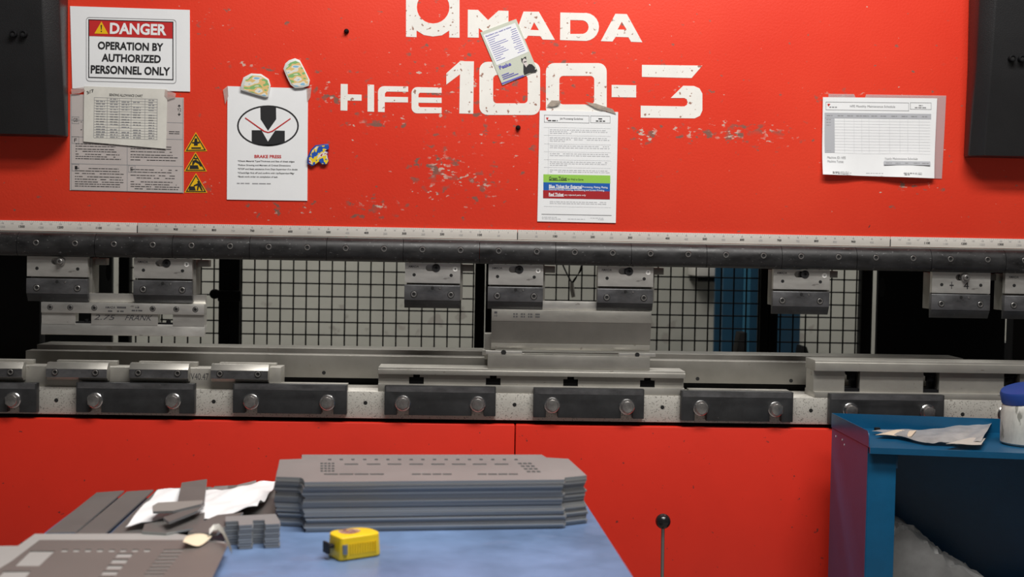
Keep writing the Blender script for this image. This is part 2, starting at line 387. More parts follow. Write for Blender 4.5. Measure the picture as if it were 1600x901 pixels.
# clamp bar: rounded segments, two socket bolts each
hB = Z_BT-Z_BB
prof = [(0.0, Z_BT-0.0005), (-0.016, Z_BT)]+[(-0.016-0.026*math.sin(math.radians(a)), Z_BT-hB*0.52*(1-math.cos(math.radians(a)))) for a in (15, 30, 45, 60, 75, 90)]
prof += [(-0.042, Z_BT-hB*0.62), (-0.041, Z_BT-hB*0.78), (-0.037, Z_BT-hB*0.92), (-0.030, Z_BB), (0.0, Z_BB)]
Zb = Z_BT-hB*0.44
def socket_bolt(name, c, r, parent, head=0.003, mt=None):
    m = MB(); m.lathe([(r*0.86, 0), (r*0.86, head*0.8), (r*0.80, head), (r*0.56, head), (r*0.52, head*0.2), (0, head*0.2)], c, 'y', 18)
    o = m.build(name, mt or BOLT, parent)
    m = MB(); m.lathe([(r*1.05, 0), (r*1.05, 0.0003), (r*0.8, 0.0004)], c, 'y', 18); m.build('counterbore', HOLE, o)
    m = MB(); m.lathe([(r*0.5, head*0.25), (0, head*0.25+0.0002)], c, 'y', 6); m.build('hex_socket', HOLE, o)
    return o
for k in range(-8, 8):
    x0, x1 = 0.2*k+0.1-0.2, 0.2*k+0.1
    x0, x1 = x0+0.0006, x1-0.0006
    m = MB(); m.yz(prof, x0, x1); seg = m.build('clamp_segment', BAR, ram, ang=40)
    for X in (x0+0.0494, x1-0.0494):
        socket_bolt('socket_bolt', (X, -0.0408, Zb), 0.0088, seg, 0.0025)
# painted name on the ram
YL = -0.0006
def c3(pts): return [(520+x/2.6667, y/2.6667) for x, y in pts]
letters = []
oA = [(305, 153), (349, 155), (349, 127), (380, 146), (417, 152), (455, 147), (485, 127), (485, 156), (528, 157)]+[(528, -10)]+arc(416, -12, 111, 0, -180, 14)
letters.append([c3(oA), c3(arc(418, 30, 68, 0, 345, 23))])
letters.append([[(731, 15), (747, 15.5), (762.6, 31.3), (779, 16.5), (794.5, 17), (794.5, 60), (778, 59.7), (778, 43), (763, 56), (748, 43.5), (748, 58.8), (730.8, 58.4)]])
letters.append([[(818, 18), (842, 18.3), (867, 62.3), (848, 61.7), (844, 56.3), (825, 55.7), (822, 60.5), (803, 59.8)], [(834.6, 34.6), (829, 46.6), (842, 47.2)]])
letters.append([[(875.5, 19.5), (912, 20.3)]+arc(914, 42, 22, -85, 85, 10)+[(875, 62.5)], [(891, 31.2), (908, 31.6)]+arc(909, 42.3, 10.7, -80, 80, 8)+[(891, 53)]])
letters.append([[(961.5, 21.5), (979.5, 22), (1003.7, 66), (986, 65.3), (982, 58.2), (962, 57.5), (957, 64.8), (938.8, 64.2)], [(971.5, 34), (965, 46), (979, 46.4)]])
letters += [[[(532.4, 131), (543.3, 131.3), (543.3, 147.2), (565, 147.8), (565, 157.3), (543, 157), (542.8, 172.8), (532, 172.4)]], [[(574.4, 132), (584.5, 132.4), (584.5, 174.6), (574.2, 174.2)]]]
letters.append([arc(600, 144, 9.5, 180, 270, 5)+[(637.8, 135), (637.8, 143.4), (604, 143), (601.5, 146), (601.3, 151), (637.5, 151.6), (637.5, 160), (601.2, 159.6), (601, 175), (590.7, 174.7)]])
letters.append([arc(652, 145, 9, 180, 270, 5)+[(690, 136.8), (690, 145.2), (656, 144.8), (654, 147), (653.8, 152), (690, 152.6), (690, 160.8), (653.8, 160.4), (653.8, 165), (656, 167.3), (690, 167.8), (690, 176.8)]+arc(652, 168, 9, 90, 180, 5)])
letters.append([[(697.4, 114.4), (718.7, 95.6), (740.5, 95.8), (739.4, 177.6), (717.6, 177.2), (718.7, 116), (697.4, 132)]])
letters.append([rrect(749, 96.5, 844, 179.5, 13), rrect(770.5, 117, 824.5, 161.3, 6)])
letters.append([rrect(853, 98.5, 948, 182, 13), rrect(874, 118.5, 928.5, 163, 6)])
letters.append([[(955.7, 132.5), (994, 133.2), (994, 152.2), (955.7, 151.6)]])
letters.append([c3([(1288, 270), (1540, 273), (1495, 325), (1288, 320)])])
letters.append([c3([(1408, 408), (1460, 357), (1505, 358), (1528, 368), (1540, 390), (1540, 460), (1530, 482), (1508, 493), (1283, 490), (1283, 440), (1465, 443), (1476, 436), (1478, 425), (1475, 414), (1465, 408)])])
lm = MB()
for L_ in letters:
    loops = []
    for l in L_:
        loops.append([(at(x, y, YL).x, at(x, y, YL).z) for x, y in l])
    lm.holed(loops, lambda p, t: (p[0], t, p[1]), YL, 0.0002)
lm.build('white_lettering', WHITE_PAINT, ram, smooth=False)
for x, y in ((541.5, 49), (809.5, 199.5)):
    p = at(x, y, 0); m = MB(); m.lathe([(0.0065, 0), (0.0065, 0.004), (0.004, 0.009), (0.0035, 0.0125), (0, 0.013)], p, 'y', 14); m.build('stud', BLACK, ram)

# ------------------------------------------------------------------ black covers at both ends of the ram
def cover(sign, edge, label):
    """edge: list of (y pixel, x back, x side edge, x front corner) from top to bottom"""
    root = thing('cylinder_cover', label, 'machine cover', tuple(at(edge[-1][1], edge[-1][0], 0)))
    Xo = sign*2.3
    rows = []
    for (py, xb, xs, xf, d1, d2) in edge:
        pb, ps, pf = at(xb, py, 0), at(xs, py, -d1), at(xf, py, -d2)
        z = pb.z
        rows.append([(pb.x, -0.001, z), (ps.x, -d1*0.7, z), (ps.x, -d1, z), (pf.x, -d2, z), (Xo, -d2-0.004, z), (Xo, -0.001, z)])
    # extend above the picture
    t = [(x, y-0.03*(1 if y < -0.01 else 0), z) for x, y, z in rows[0]]
    rows.insert(0, [(x, y, 2.3) for x, y, z in t])
    n = 6; vs = [p for r_ in rows for p in r_]; fs = []
    for i in range(len(rows)-1):
        for k in range(n): fs.append((i*n+k, i*n+(k+1) % n, (i+1)*n+(k+1) % n, (i+1)*n+k))
    fs += [list(range(n)), list(range((len(rows)-1)*n, len(rows)*n))]
    m = MB(); m.bev(vs, fs, 0.004); m.build('cover_shell', BLACK_PLASTIC, root, ang=25)
    return root
cl = cover(-1, [(0, 107, 93, 65, 0.075, 0.105), (69, 107, 95, 68, 0.070, 0.100), (215, 107, 103, 77, 0.045, 0.07)], 'black machine cover at top left beside the danger sign')
cr_ = cover(1, [(0, 1513, 1530, 1556, 0.075, 0.105), (107, 1511, 1525, 1549, 0.068, 0.098), (246, 1505, 1513, 1538, 0.045, 0.07)], 'black machine cover at top right above the maintenance sheet')
for root, pts in ((cl, ((20.5, 53), (36.5, 53))), (cr_, ((1582, 91), (1597, 91.5)))):
    for x, y in pts:
        p = at(x, y, -0.108); m = MB(); m.lathe([(0.0088, -0.012), (0.0088, 0.0032), (0.0075, 0.0045), (0.0055, 0.0045), (0.005, 0.002), (0, 0.002)], p, 'y', 18)
        o = m.build('bushing', BLACK, root); m = MB(); m.lathe([(0.0045, 0.0022), (0, 0.0024)], p, 'y', 12); m.build('bushing_hole', HOLE, o)

# ------------------------------------------------------------------ papers, signs and magnets on the ram
def sheet(name, label, cat, poly, Y, mt, thick=0.0012, bend=0.0, nseg=10):
    """poly: TL, TR, BR, BL in pixels. a thin sheet standing off the ram at Y (front face)"""
    root = thing(name, label, cat, tuple(at(poly[3][0], poly[3][1], Y)))
    tl, tr, br, bl = [Vector(p) for p in poly]
    m = MB(); vs = []; n = nseg
    for j in range(n+1):
        for i in range(n+1):
            u, v = i/n, j/n
            q = (tl*(1-u)+tr*u)*(1-v)+(bl*(1-u)+br*u)*v
            p = at(q.x, q.y, Y)
            if bend: p.y -= bend*(max(0, v-0.55)/0.45)**2*(0.65+0.35*math.sin(u*9+1))
            vs.append(p)
    k = (n+1)**2; fs = []
    for j in range(n):
        for i in range(n):
            a = j*(n+1)+i; fs.append((a, a+1, a+n+2, a+n+1)); fs.append((a+k+n+1, a+k+n+2, a+k+1, a+k))
    bd = [i for i in range(n+1)]+[j*(n+1)+n for j in range(1, n+1)]+[n*(n+1)+i for i in range(n-1, -1, -1)]+[j*(n+1) for j in range(n-1, 0, -1)]
    for a, c in zip(bd, bd[1:]+bd[:1]): fs.append((a, c, c+k, a+k))
    m.add(vs+[Vector((p.x, p.y+thick, p.z)) for p in vs], fs)
    m.build('paper_sheet' if 'sign' not in name else 'sign_sheet', mt, root, ang=60)
    return root
def part(root, name, mt, fn, label=None):
    m = MB(); fn(m); return m.build(name, mt, root, smooth=False, label=label)

# danger sign
s = 0.030; Y = -0.0030; Yp = Y-0.0005
sg = sheet('danger_sign', 'laminated white danger sign reading OPERATION BY AUTHORIZED PERSONNEL ONLY', 'sign', [(109.5, 9.5), (296.5, 15.5), (297, 143), (113, 138)], Y, PAPER)
def f(m):
    x0, y0, x1, y1 = 134.5, 26.5, 275.5, 127
    o = rrect(x0, y0, x1, y1, 5, 4); i = rrect(x0+0.9, y0+0.9, x1-0.9, y1-0.9, 4.5, 4)
    tr = lambda p: (p[0], p[1]+0.028*(p[0]-x0))
    for a in range(len(o)):
        c = (a+1) % len(o); m.px([tr(o[a]), tr(o[c]), tr(i[c]), tr(i[a])], Yp)
part(sg, 'outer_border', GREY_INK, f)
part(sg, 'inner_border', INK, lambda m: frame_px(m, 138, 30, 271, 121.5, 1.5, Yp, 0.028))
part(sg, 'red_header', RED_INK, lambda m: m.px([(139.5, 31), (269.5, 34.8), (269.5, 60.3), (139.5, 56.2)], Yp))
part(sg, 'header_lettering', PAPER, lambda m: text(m, 'DANGER', 172, 260.5, 35.2, 53, Yp-0.0005, 0.028, 0.035))
def f(m):
    text(m, 'OPERATION BY', 153, 255.5, 64.5, 77, Yp-0.0003, 0.028, 0.032)
    text(m, 'AUTHORIZED', 159, 251.5, 83.5, 96, Yp-0.0003, 0.028, 0.032)
    text(m, 'PERSONNEL ONLY', 142, 266, 101.5, 114.5, Yp-0.0003, 0.028, 0.032)
part(sg, 'message_lettering', INK, f)
part(sg, 'hazard_triangle', YELLOW, lambda m: m.px([(158.5, 33.5), (169, 53), (147.5, 52.3)], Yp-0.0005))
part(sg, 'hazard_mark', INK, lambda m: (m.px([(157.2, 39), (159.4, 39), (158.9, 46.5), (157.8, 46.5)], Yp-0.0009), m.px([(157.4, 48), (159.2, 48), (159.2, 50), (157.4, 50)], Yp-0.0009)))
# grey multi-language notice
Y = -0.0016; Yp = Y-0.0004
sg = sheet('notice_sheet', 'grey multilingual instruction notice below the danger sign', 'notice', [(110, 147), (287, 152.5), (287, 301.5), (109, 297)], Y, NOTICE)
def f(m):
    for y in (187, 213, 255, 296): m.px([(111, y), (286, y+4.5), (286, y+5.2), (111, y+0.7)], Yp)
    m.px([(198.5, 215), (199.3, 215), (199.3, 298), (198.5, 298)], Yp)
    m.px([(111, 149), (111.7, 149), (111.7, 296), (111, 296)], Yp); m.px([(285.5, 154), (286.2, 154), (286.2, 300), (285.5, 300)], Yp)
    for x, y in ((112.5, 182), (112.5, 213), (112.5, 256), (200.5, 215), (200.5, 258)): frame_px(m, x, y, x+11, y+11, 0.7, Yp)
part(sg, 'ruled_boxes', GREY_INK, f)
def f(m):
    for t, x, y in (('GB', 114.5, 184.5), ('F', 116, 216), ('I', 117, 259), ('E', 204, 261)): text(m, t, x, x+(7 if len(t) > 1 else 4), y, y+5.5, Yp)
    text(m, 'Y2', 277, 283, 169, 173.5, Yp)
    m.px([(280, 163), (282.5, 166), (277.5, 166)], Yp); m.px([(279.5, 166), (280.5, 166), (280.5, 168.2), (279.5, 168.2)], Yp)
    m.px([(280, 181), (282.5, 178), (277.5, 178)], Yp); m.px([(279.5, 175.5), (280.5, 175.5), (280.5, 178), (279.5, 178)], Yp)
    for xa, xb, ys in ((118, 190, (224, 227.5, 232, 235.5, 240, 243.5, 247)), (204, 280, (228, 231.5, 236, 241, 244.5, 249)), (117, 194, (262, 266, 270, 275, 279, 283, 286.5, 290)), (204, 282, (264, 268, 273, 277, 283, 287, 290.5, 294)), (264, 283, (205, 208)), (126, 130, (190, 194, 198, 202))):
        for y in ys: greek(m, xa, xb-rnd.uniform(0, 12), y, 1.0, Yp, 0.021, 0.9, 2, 9)
part(sg, 'notice_text', INK, f)
# bending allowance chart
Y = -0.0052; Yp = Y-0.0004
sg = sheet('chart_sheet', 'aged bending allowance chart taped over the grey notice', 'paper', [(131.5, 134.5), (261.5, 139.5), (259.5, 232.5), (130.5, 221)], Y, OLD_PAPER)
def f(m):
    text(m, 'BENDING ALLOWANCE CHART', 171, 223, 146, 150, Yp, 0.035, 0.01)
    text(m, '3/7', 134.5, 146, 143, 147.5, Yp, -0.35, 0.012)
part(sg, 'chart_title', INK, f)
def f(m):
    X0, X1, Y0, Y1 = 147, 246, 152, 215; sl = 0.028
    for i in range(16):
        y = Y0+(Y1-Y0)*i/15; m.px([(X0, y), (X1, y+sl*99), (X1, y+sl*99+0.45), (X0, y+0.45)], Yp)
    for x in (147, 167.5, 186.5, 205, 226.5, 245.5): m.px([(x, Y0+sl*(x-X0)), (x+0.6, Y0+sl*(x-X0)), (x+0.6-0.8, Y1+sl*(x-X0)), (x-0.8, Y1+sl*(x-X0))], Yp)
part(sg, 'chart_grid', GREY_INK, f)
def f(m):
    for j in range(16):
        y = 153.2+j*3.95
        for x, wd in ((150, 14), (172, 12), (190, 12), (208, 12), (232, 9)):
            if rnd.random() < 0.92: greek(m, x, x+wd, y+0.028*(x-147), 1.6, Yp, 0.028, 1, 3, 8)
part(sg, 'chart_figures', GREY_INK, f)
part(sg, 'clear_tape', CLEAR_TAPE, lambda m: m.xz([(at(x, y, Y).x, at(x, y, Y).z) for x, y in ((258, 140), (275, 146), (274, 152), (262, 156), (257, 150))], Yp-0.0004, Yp))
part(sg, 'clear_tape', CLEAR_TAPE, lambda m: m.xz([(at(x, y, Y).x, at(x, y, Y).z) for x, y in ((111, 139), (130, 136), (133, 142), (124, 146), (112, 147))], Yp-0.0004, Yp))
# warning triangles
tri = [([(306, 206.5), (323.8, 236), (288.3, 236.8)], 'topmost of the three yellow warning triangles, showing a hand being pressed'), ([(305.6, 237.6), (323.4, 267.6), (287.8, 267.6)], 'middle yellow warning triangle, showing an arm caught in a machine'), ([(306.2, 270.6), (324, 301), (288.4, 300.6)], 'lowest yellow warning triangle, showing a person by a machine')]
for q, (t3, lab) in enumerate(tri):
    root = thing('warning_sticker', lab, 'warning sign', tuple(at(*t3[2], 0)), 'warning triangles beside the notice')
    cx, cy = sum(p[0] for p in t3)/3, sum(p[1] for p in t3)/3
    sc = lambda k: [(cx+(x-cx)*k, cy+(y-cy)*k) for x, y in t3]
    Yt = -0.0010
    m = MB(); m.xz([(at(x, y, 0).x, at(x, y, 0).z) for x, y in t3], Yt, -0.0001); m.build('sticker_backing', YELLOW, root)
    m = MB(); o, i = sc(0.90), sc(0.74)
    for a in range(3): m.px([o[a], o[(a+1) % 3], i[(a+1) % 3], i[a]], Yt-0.0003)
    m.build('black_border', INK, root)
    m = MB(); yb = Yt-0.0003
    if q == 0:
        m.px([(300, 222), (312, 221), (312, 224), (309, 224.4), (309, 227.5), (303, 227.5), (303, 224.2), (300, 224)], yb); m.px([(304, 216), (308, 216), (308.5, 222), (303.5, 222)], yb); m.px([(299, 230), (314, 230), (314, 232.5), (299, 232.5)], yb)
    elif q == 1:
        m.px([(297, 258), (309, 258), (311, 264), (296, 264)], yb); m.px([(301, 251), (306, 249), (313, 254), (316, 260), (313, 260), (310, 256), (305, 253.5), (302, 258), (300, 257)], yb); m.px([(303, 246), (309, 247), (308, 249), (303, 248.5)], yb)
    else:
        m.px([(296, 291), (304, 291), (306, 297.5), (295, 297.5)], yb); m.px([(308, 283), (311, 282.5), (312, 285.5), (309, 286)], yb); m.px([(309, 286), (312.5, 286), (317, 297.5), (314.5, 297.8), (311, 291), (309.5, 297.5), (307.3, 297.5), (308.5, 290), (303, 291), (302.5, 289.5)], yb)
    m.build('pictogram', INK, root)
# brake press sheet
Y = -0.0026; Yp = Y-0.0005
sg = sheet('brake_press_sheet', 'white brake press instruction page with punch and die drawing in an oval', 'poster', [(355.5, 134.5), (481.2, 138), (480.2, 313.5), (354.5, 311.5)], Y, PAPER)
def f(m):
    o = arc(418.7, 196.5, 48.3, 0, 360, 40, 32)[:-1]; i = arc(418.7, 196.5, 45.8, 0, 360, 40, 29.7)[:-1]
    for a in range(40): m.px([o[a], o[(a+1) % 40], i[(a+1) % 40], i[a]], Yp)
    m.px([(406.8, 167), (431.3, 167), (431.6, 186), (418.8, 204), (407.2, 186)], Yp)
    m.px([(393.3, 203.3), (408.5, 203.3), (418.6, 221), (430, 203.8), (445, 204.2), (445, 220.5), (434, 226), (420, 228), (404, 226.5), (393.3, 220.5)], Yp)
part(sg, 'punch_drawing', INK, f)
def f(m):
    m.px([(382.5, 184.5), (383.5, 183.3), (413, 204), (419, 206), (425, 204), (453.5, 184.4), (454.5, 185.6), (426, 205.7), (419, 207.6), (412, 205.6)], Yp-0.0004)
part(sg, 'sheet_drawing', RED_INK, f)
part(sg, 'title_lettering', RED_INK, lambda m: text(m, 'BRAKE PRESS', 397.5, 439.5, 241.7, 246.8, Yp, 0.01, 0.03))
def f(m):
    for t, x1, y in (('*Check Material Type/Thickness and Size of sheet edges', 460, 250), ('*Follow Drawing and Maintain all Critical Dimensions', 454, 256.3), ('*STOP and Seek assistance from Dept Supervisor if in doubt', 465, 262.3), ('*Check/Sign first off and confirm with Up/Supervisor/Mgr', 460, 268.4), ('*Book work order on completion of task', 434, 274.3)):
        text(m, t, 371.5, x1, y, y+3.4, Yp, 0.01, 0.012)
part(sg, 'instruction_text', INK, f)
def f(m):
    greek(m, 370, 390, 285.5, 1.4, Yp, 0.01); greek(m, 394, 423, 285.9, 1.4, Yp, 0.01)
part(sg, 'footer_text', GREY_INK, f)
part(sg, 'clear_tape', CLEAR_TAPE, lambda m: m.xz([(at(x, y, Y).x, at(x, y, Y).z) for x, y in ((348.5, 140), (356, 134), (357, 150), (352, 163))], Yp-0.0003, Yp))
part(sg, 'clear_tape', CLEAR_TAPE, lambda m: m.xz([(at(x, y, Y).x, at(x, y, Y).z) for x, y in ((479, 139), (487, 136), (485, 152), (480, 160))], Yp-0.0003, Yp))
# magnets
def c2(pts): return [(300+x/3.219, 60+y/3.219) for x, y in pts]
PIC1 = picture_mat('landscape_print', [(0.25, 0.52, 0.72), (0.80, 0.78, 0.70), (0.80, 0.55, 0.22), (0.25, 0.50, 0.18), (0.75, 0.76, 0.55)], 34, (1, 1, 2.2))
PIC2 = picture_mat('patchwork_print', [(0.02, 0.08, 0.42), (0.02, 0.10, 0.45), (0.85, 0.62, 0.03), (0.75, 0.72, 0.68), (0.45, 0.05, 0.04)], 70, (1, 1, 1))
def magnet(label, pts, mt, edge, inset, Yb):
    ps = c2(pts); cx = sum(p[0] for p in ps)/len(ps); cy = sum(p[1] for p in ps)/len(ps)
    root = thing('fridge_magnet', label, 'magnet', tuple(at(cx, cy, Yb)))
    m = MB(); m.xz([(at(x, y, 0).x, at(x, y, 0).z) for x, y in ps], Yb-0.006, Yb-0.0002, 0.001); m.build('magnet_body', edge, root)
    m = MB(); m.px([(cx+(x-cx)*inset, cy+(y-cy)*inset) for x, y in ps], Yb-0.0066); m.build('magnet_print', mt, root)
MAGW = mat('magnet_white', (0.75, 0.76, 0.72), 0.4); MAGB = mat('magnet_blue', (0.02, 0.06, 0.32), 0.4)
magnet('white edged landscape magnet on top edge of the brake press page', [(248, 262), (250, 235), (262, 198), (300, 178), (350, 181), (388, 206), (398, 238), (386, 296), (370, 298), (335, 288)], PIC1, MAGW, 0.86, -0.0034)
magnet('white edged landscape magnet tilted, stuck right of and above the page', [(462, 155), (472, 128), (490, 112), (520, 102), (545, 112), (570, 160), (595, 212), (590, 240), (560, 250), (520, 252), (498, 235), (478, 195)], PIC1, MAGW, 0.86, -0.0034)
magnet('small blue and yellow irregular magnet at right edge of the page', [(582, 600), (600, 560), (622, 538), (660, 533), (688, 531), (692, 552), (668, 562), (688, 574), (684, 596), (690, 618), (680, 635), (655, 636), (640, 620), (606, 644), (582, 630)], PIC2, MAGB, 0.90, -0.0034)
# tilted flyer
Y = -0.0024; Yp = Y-0.0004
sg = sheet('number_flyer', 'tilted pale green phone number card with dark portrait, stuck over the ram lettering', 'card', [(750.5, 50.5), (806.5, 29.5), (840, 110), (785, 133)], Y, mat('pale_green_card', (0.60, 0.63, 0.53), 0.4))
O_, U_, V_ = Vector((750.5, 50.5)), Vector((56.0, -21.0)), Vector((34.2, 81.5))
def fp(u, v): q = O_+U_*u+V_*v; return (q.x, q.y)
part(sg, 'white_panel', PAPER, lambda m: m.px([fp(0.04, 0.06), fp(0.93, 0.06), fp(0.97, 0.62), fp(0.06, 0.65)], Yp))
part(sg, 'blue_band', BLUE_INK, lambda m: m.px([fp(0.0, 0.97), fp(0.6, 0.97), fp(0.62, 1.0), fp(0.0, 1.0)], Yp))
def ftext(m, t, u0, u1, v0, v1, bold=0.0):
    vs, fs = text_geo(t, bold)
    m.add([at(*fp(u0+(u1-u0)*a, v1-(v1-v0)*c), Yp-0.0004) for a, c in vs], fs)
def f(m):
    ftext(m, 'Numbers you need to know', 0.09, 0.80, 0.085, 0.125, 0.01)
    ftext(m, 'Peake', 0.10, 0.42, 0.67, 0.74, 0.03)
    for j in range(12):
        v = 0.15+j*0.038
        for u0, u1 in ((0.10, 0.10+rnd.uniform(0.15, 0.55)), (0.78-rnd.uniform(0, 0.12), 0.90)):
            m.px([fp(u0, v), fp(u1, v), fp(u1, v+0.008), fp(u0, v+0.008)], Yp-0.0004)
    for v, u1 in ((0.84, 0.28), (0.875, 0.40), (0.91, 0.50)): m.px([fp(0.08, v), fp(u1, v), fp(u1, v+0.015), fp(0.08, v+0.015)], Yp-0.0004)
part(sg, 'card_text', BLUE_INK, f)
def c4(pts): return [(720+x/7.507, 20+y/7.507) for x, y in pts]
part(sg, 'portrait_clothing', INK, lambda m: m.px(c4([(735, 600), (765, 640), (800, 600), (835, 603), (872, 640), (868, 668), (895, 660), (885, 690), (800, 705), (745, 730), (735, 690)]), Yp-0.0006))
part(sg, 'portrait_face', mat('portrait_skin', (0.66, 0.60, 0.58), 0.5), lambda m: m.px(c4([(722, 545), (745, 528), (772, 545), (775, 580), (785, 610), (768, 640), (742, 605), (725, 580)]), Yp-0.0008))
part(sg, 'portrait_hair', INK, lambda m: (m.px(c4([(708, 530), (728, 538), (745, 520), (765, 512), (768, 540), (776, 570), (768, 548), (748, 532), (728, 548), (722, 585), (712, 560)]), Yp-0.0010), m.px(c4([(735, 574), (765, 566), (774, 572), (766, 578), (740, 584)]), Yp-0.0010)))
# job guidelines page
Y = -0.0028; Yp = Y-0.0005
def c5(x, y): return (820+x/4.0944, 140+y/4.0944)
sg = sheet('guidelines_page', 'white job guidelines page with green, blue and red ticket bands', 'page', [c5(95, 133), c5(597, 143), c5(582, 852), c5(80, 842)], Y, PAPER)
def R5(x0, y0, x1, y1): return [c5(x0, y0), c5(x1, y0+(x1-x0)*0.018), c5(x1, y1+(x1-x0)*0.018), c5(x0, y1)]
part(sg, 'green_band', mat('band_green', (0.30, 0.60, 0.08), 0.5), lambda m: m.px(R5(119, 541, 547, 592), Yp))
part(sg, 'blue_band', mat('band_blue', (0.006, 0.10, 0.42), 0.5), lambda m: m.px(R5(119, 592, 545, 643), Yp))
part(sg, 'red_band', mat('band_red', (0.38, 0.012, 0.016), 0.5), lambda m: m.px(R5(117, 643, 544, 694), Yp))
def t5(m, t, x0, x1, y0, y1, Y_, bold=0.0):
    a, c = c5(x0, y0), c5(x1, y1); text(m, t, a[0], c[0], a[1], c[1], Y_, 0.018, bold)
def f(m):
    t5(m, 'Green Ticket', 155, 270, 555, 578, Yp-0.0004, 0.015); t5(m, 'for Weld to Stores', 275, 375, 566, 579, Yp-0.0004)
    m.px(R5(155, 577, 270, 580), Yp-0.0004)
    t5(m, 'Job Processing Guidelines', 224, 372, 178, 194, Yp); 
    for x0, x1, y in ((471, 498, 183), (455, 514, 197), (148, 210, 194)):
        a = c5(x0, y); e = c5(x1, y); greek(m, a[0], e[0], a[1], 1.6, Yp, 0.018, 1, 3, 6)
part(sg, 'dark_text', INK, f)
def f(m):
    t5(m, 'Blue Ticket for External', 155, 365, 607, 628, Yp-0.0004, 0.03); t5(m, 'Processing, Plating, Plating,', 369, 532, 616, 632, Yp-0.0004, 0.01)
    t5(m, 'External Powder Coating, Sandblasting and Screen Printing.', 155, 510, 632, 647, Yp-0.0004, 0.01); m.px(R5(155, 628, 365, 631), Yp-0.0004)
    t5(m, 'Red Ticket', 154, 249, 659, 679, Yp-0.0004, 0.03); t5(m, 'any rejected parts only', 254, 390, 667, 681, Yp-0.0004, 0.01); m.px(R5(154, 679, 249, 682), Yp-0.0004)
part(sg, 'white_text', PAPER, f)
part(sg, 'logo_mark', RED_INK, lambda m: m.px([c5(136, 178), c5(153, 178), c5(146, 190), c5(148, 198), c5(140, 190)], Yp))
def f(m):
    def fr(x0, y0, x1, y1):
        for q in ((x0, y0, x1, y0+2.5), (x0, y1-2.5, x1, y1)): m.px(R5(*q), Yp)
        d = (x1-x0)*0.018; m.px([c5(x0, y0), c5(x0+2.5, y0), c5(x0+2.5, y1), c5(x0, y1)], Yp); m.px([c5(x1-2.5, y0+d), c5(x1, y0+d), c5(x1, y1+d), c5(x1-2.5, y1+d)], Yp)
    fr(124, 161, 412, 209); fr(420, 166, 547, 212)
    m.px(R5(107, 794, 555, 798), Yp)
part(sg, 'ruled_boxes', GREY_INK, f)
def f(m):
    for y in (240, 290, 345, 395, 446, 495, 745): m.px(R5(122, y, 550, y+1.3), Yp)
    m.px([c5(152, 240), c5(154, 240), c5(150, 540), c5(148, 540)], Yp)
    for ys in ((252, 263, 274), (303, 314, 325), (355, 367), (405, 417), (457, 468, 479), (510, 521), (712, 723)):
        for i, y in enumerate(ys):
            a = c5(160, y); e = c5(545 if i < len(ys)-1 or len(ys) == 2 else rnd.uniform(200, 330), y); greek(m, a[0], e[0]-rnd.uniform(0, 6), a[1], 1.2, Yp, 0.018, 0.95, 2, 7)
    for x0, x1, y in ((110, 205, 812), (110, 230, 822), (275, 385, 824), (420, 505, 818), (470, 505, 828)):
        a = c5(x0, y); e = c5(x1, y); greek(m, a[0], e[0], a[1], 1.0, Yp, 0.018, 1, 2, 6)
part(sg, 'body_text', PALE_INK, f)
TAPE_OLD = mat('dirty_tape', (0.42, 0.36, 0.30), 0.35, alpha=0.75, var=0.3, vscale=60)
part(sg, 'clear_tape', TAPE_OLD, lambda m: m.xz([(at(*c5(x, y), 0).x, at(*c5(x, y), 0).z) for x, y in ((140, 105), (170, 70), (232, 72), (215, 100), (175, 110))], -0.005, -0.0045))
part(sg, 'clear_tape', TAPE_OLD, lambda m: m.xz([(at(*c5(x, y), 0).x, at(*c5(x, y), 0).z) for x, y in ((385, 80), (450, 90), (560, 125), (584, 158), (540, 145), (450, 118))], -0.005, -0.0045))
# maintenance schedule in a plastic sleeve
def c6(x, y): return (1270+x/5.3, 140+y/5.3)
Y = -0.006; Yp = Y-0.0005
sg = sheet('maintenance_schedule', 'white monthly maintenance schedule in a clear plastic sleeve at right', 'page', [c6(84, 62), c6(1030, 72), c6(1000, 735), c6(74, 703)], Y, PAPER, bend=0.012)
def bendpx(m_, n0):
    # printed marks follow the curl of the page
    for v in m_.v[n0:]: 
        top = at(1375, 153, 0).z; bot = at(1375, 275, 0).z; q = (top-v.z)/(top-bot)
        v.y -= 0.012*(max(0, q-0.55)/0.45)**2*1.02
m = MB(); m.xz([(at(*c6(x, y), 0).x, at(*c6(x, y), 0).z) for x, y in ((128, 35), (340, 38), (352, 66), (430, 66), (440, 40), (1102, 50), (1090, 300), (1066, 737), (1000, 735), (122, 704))], -0.0022, -0.0016); m.build('plastic_sleeve', SLEEVE, sg)
def R6(x0, y0, x1, y1, sl=0.012): return [c6(x0, y0), c6(x1, y0+(x1-x0)*sl), c6(x1, y1+(x1-x0)*sl), c6(x0, y1)]
def t6(m, t, x0, x1, y0, y1, bold=0.0):
    a, c = c6(x0, y0), c6(x1, y1); text(m, t, a[0], c[0], a[1], c[1], Yp-0.0004, 0.012, bold)
HEAD = mat('table_header_grey', (0.46, 0.47, 0.50), 0.6)
def f(m):
    m.px(R6(98, 190, 980, 234), Yp); m.px(R6(98, 236, 180, 522, 0.0), Yp); m.px(R6(584, 590, 968, 622), Yp); bendpx(m, 0)
part(sg, 'header_band', HEAD, f)
def f(m):
    for q in ((108, 100, 795, 103), (108, 165, 795, 168), (806, 106, 980, 109), (806, 160, 980, 163)): m.px(R6(*q), Yp)
    for x, y0, y1 in ((108, 100, 168), (793, 108, 176), (807, 106, 163), (979, 108, 165)): m.px(R6(x, y0, x+3, y1, 0), Yp)
    bendpx(m, 0)
part(sg, 'title_box', GREY_INK, f)
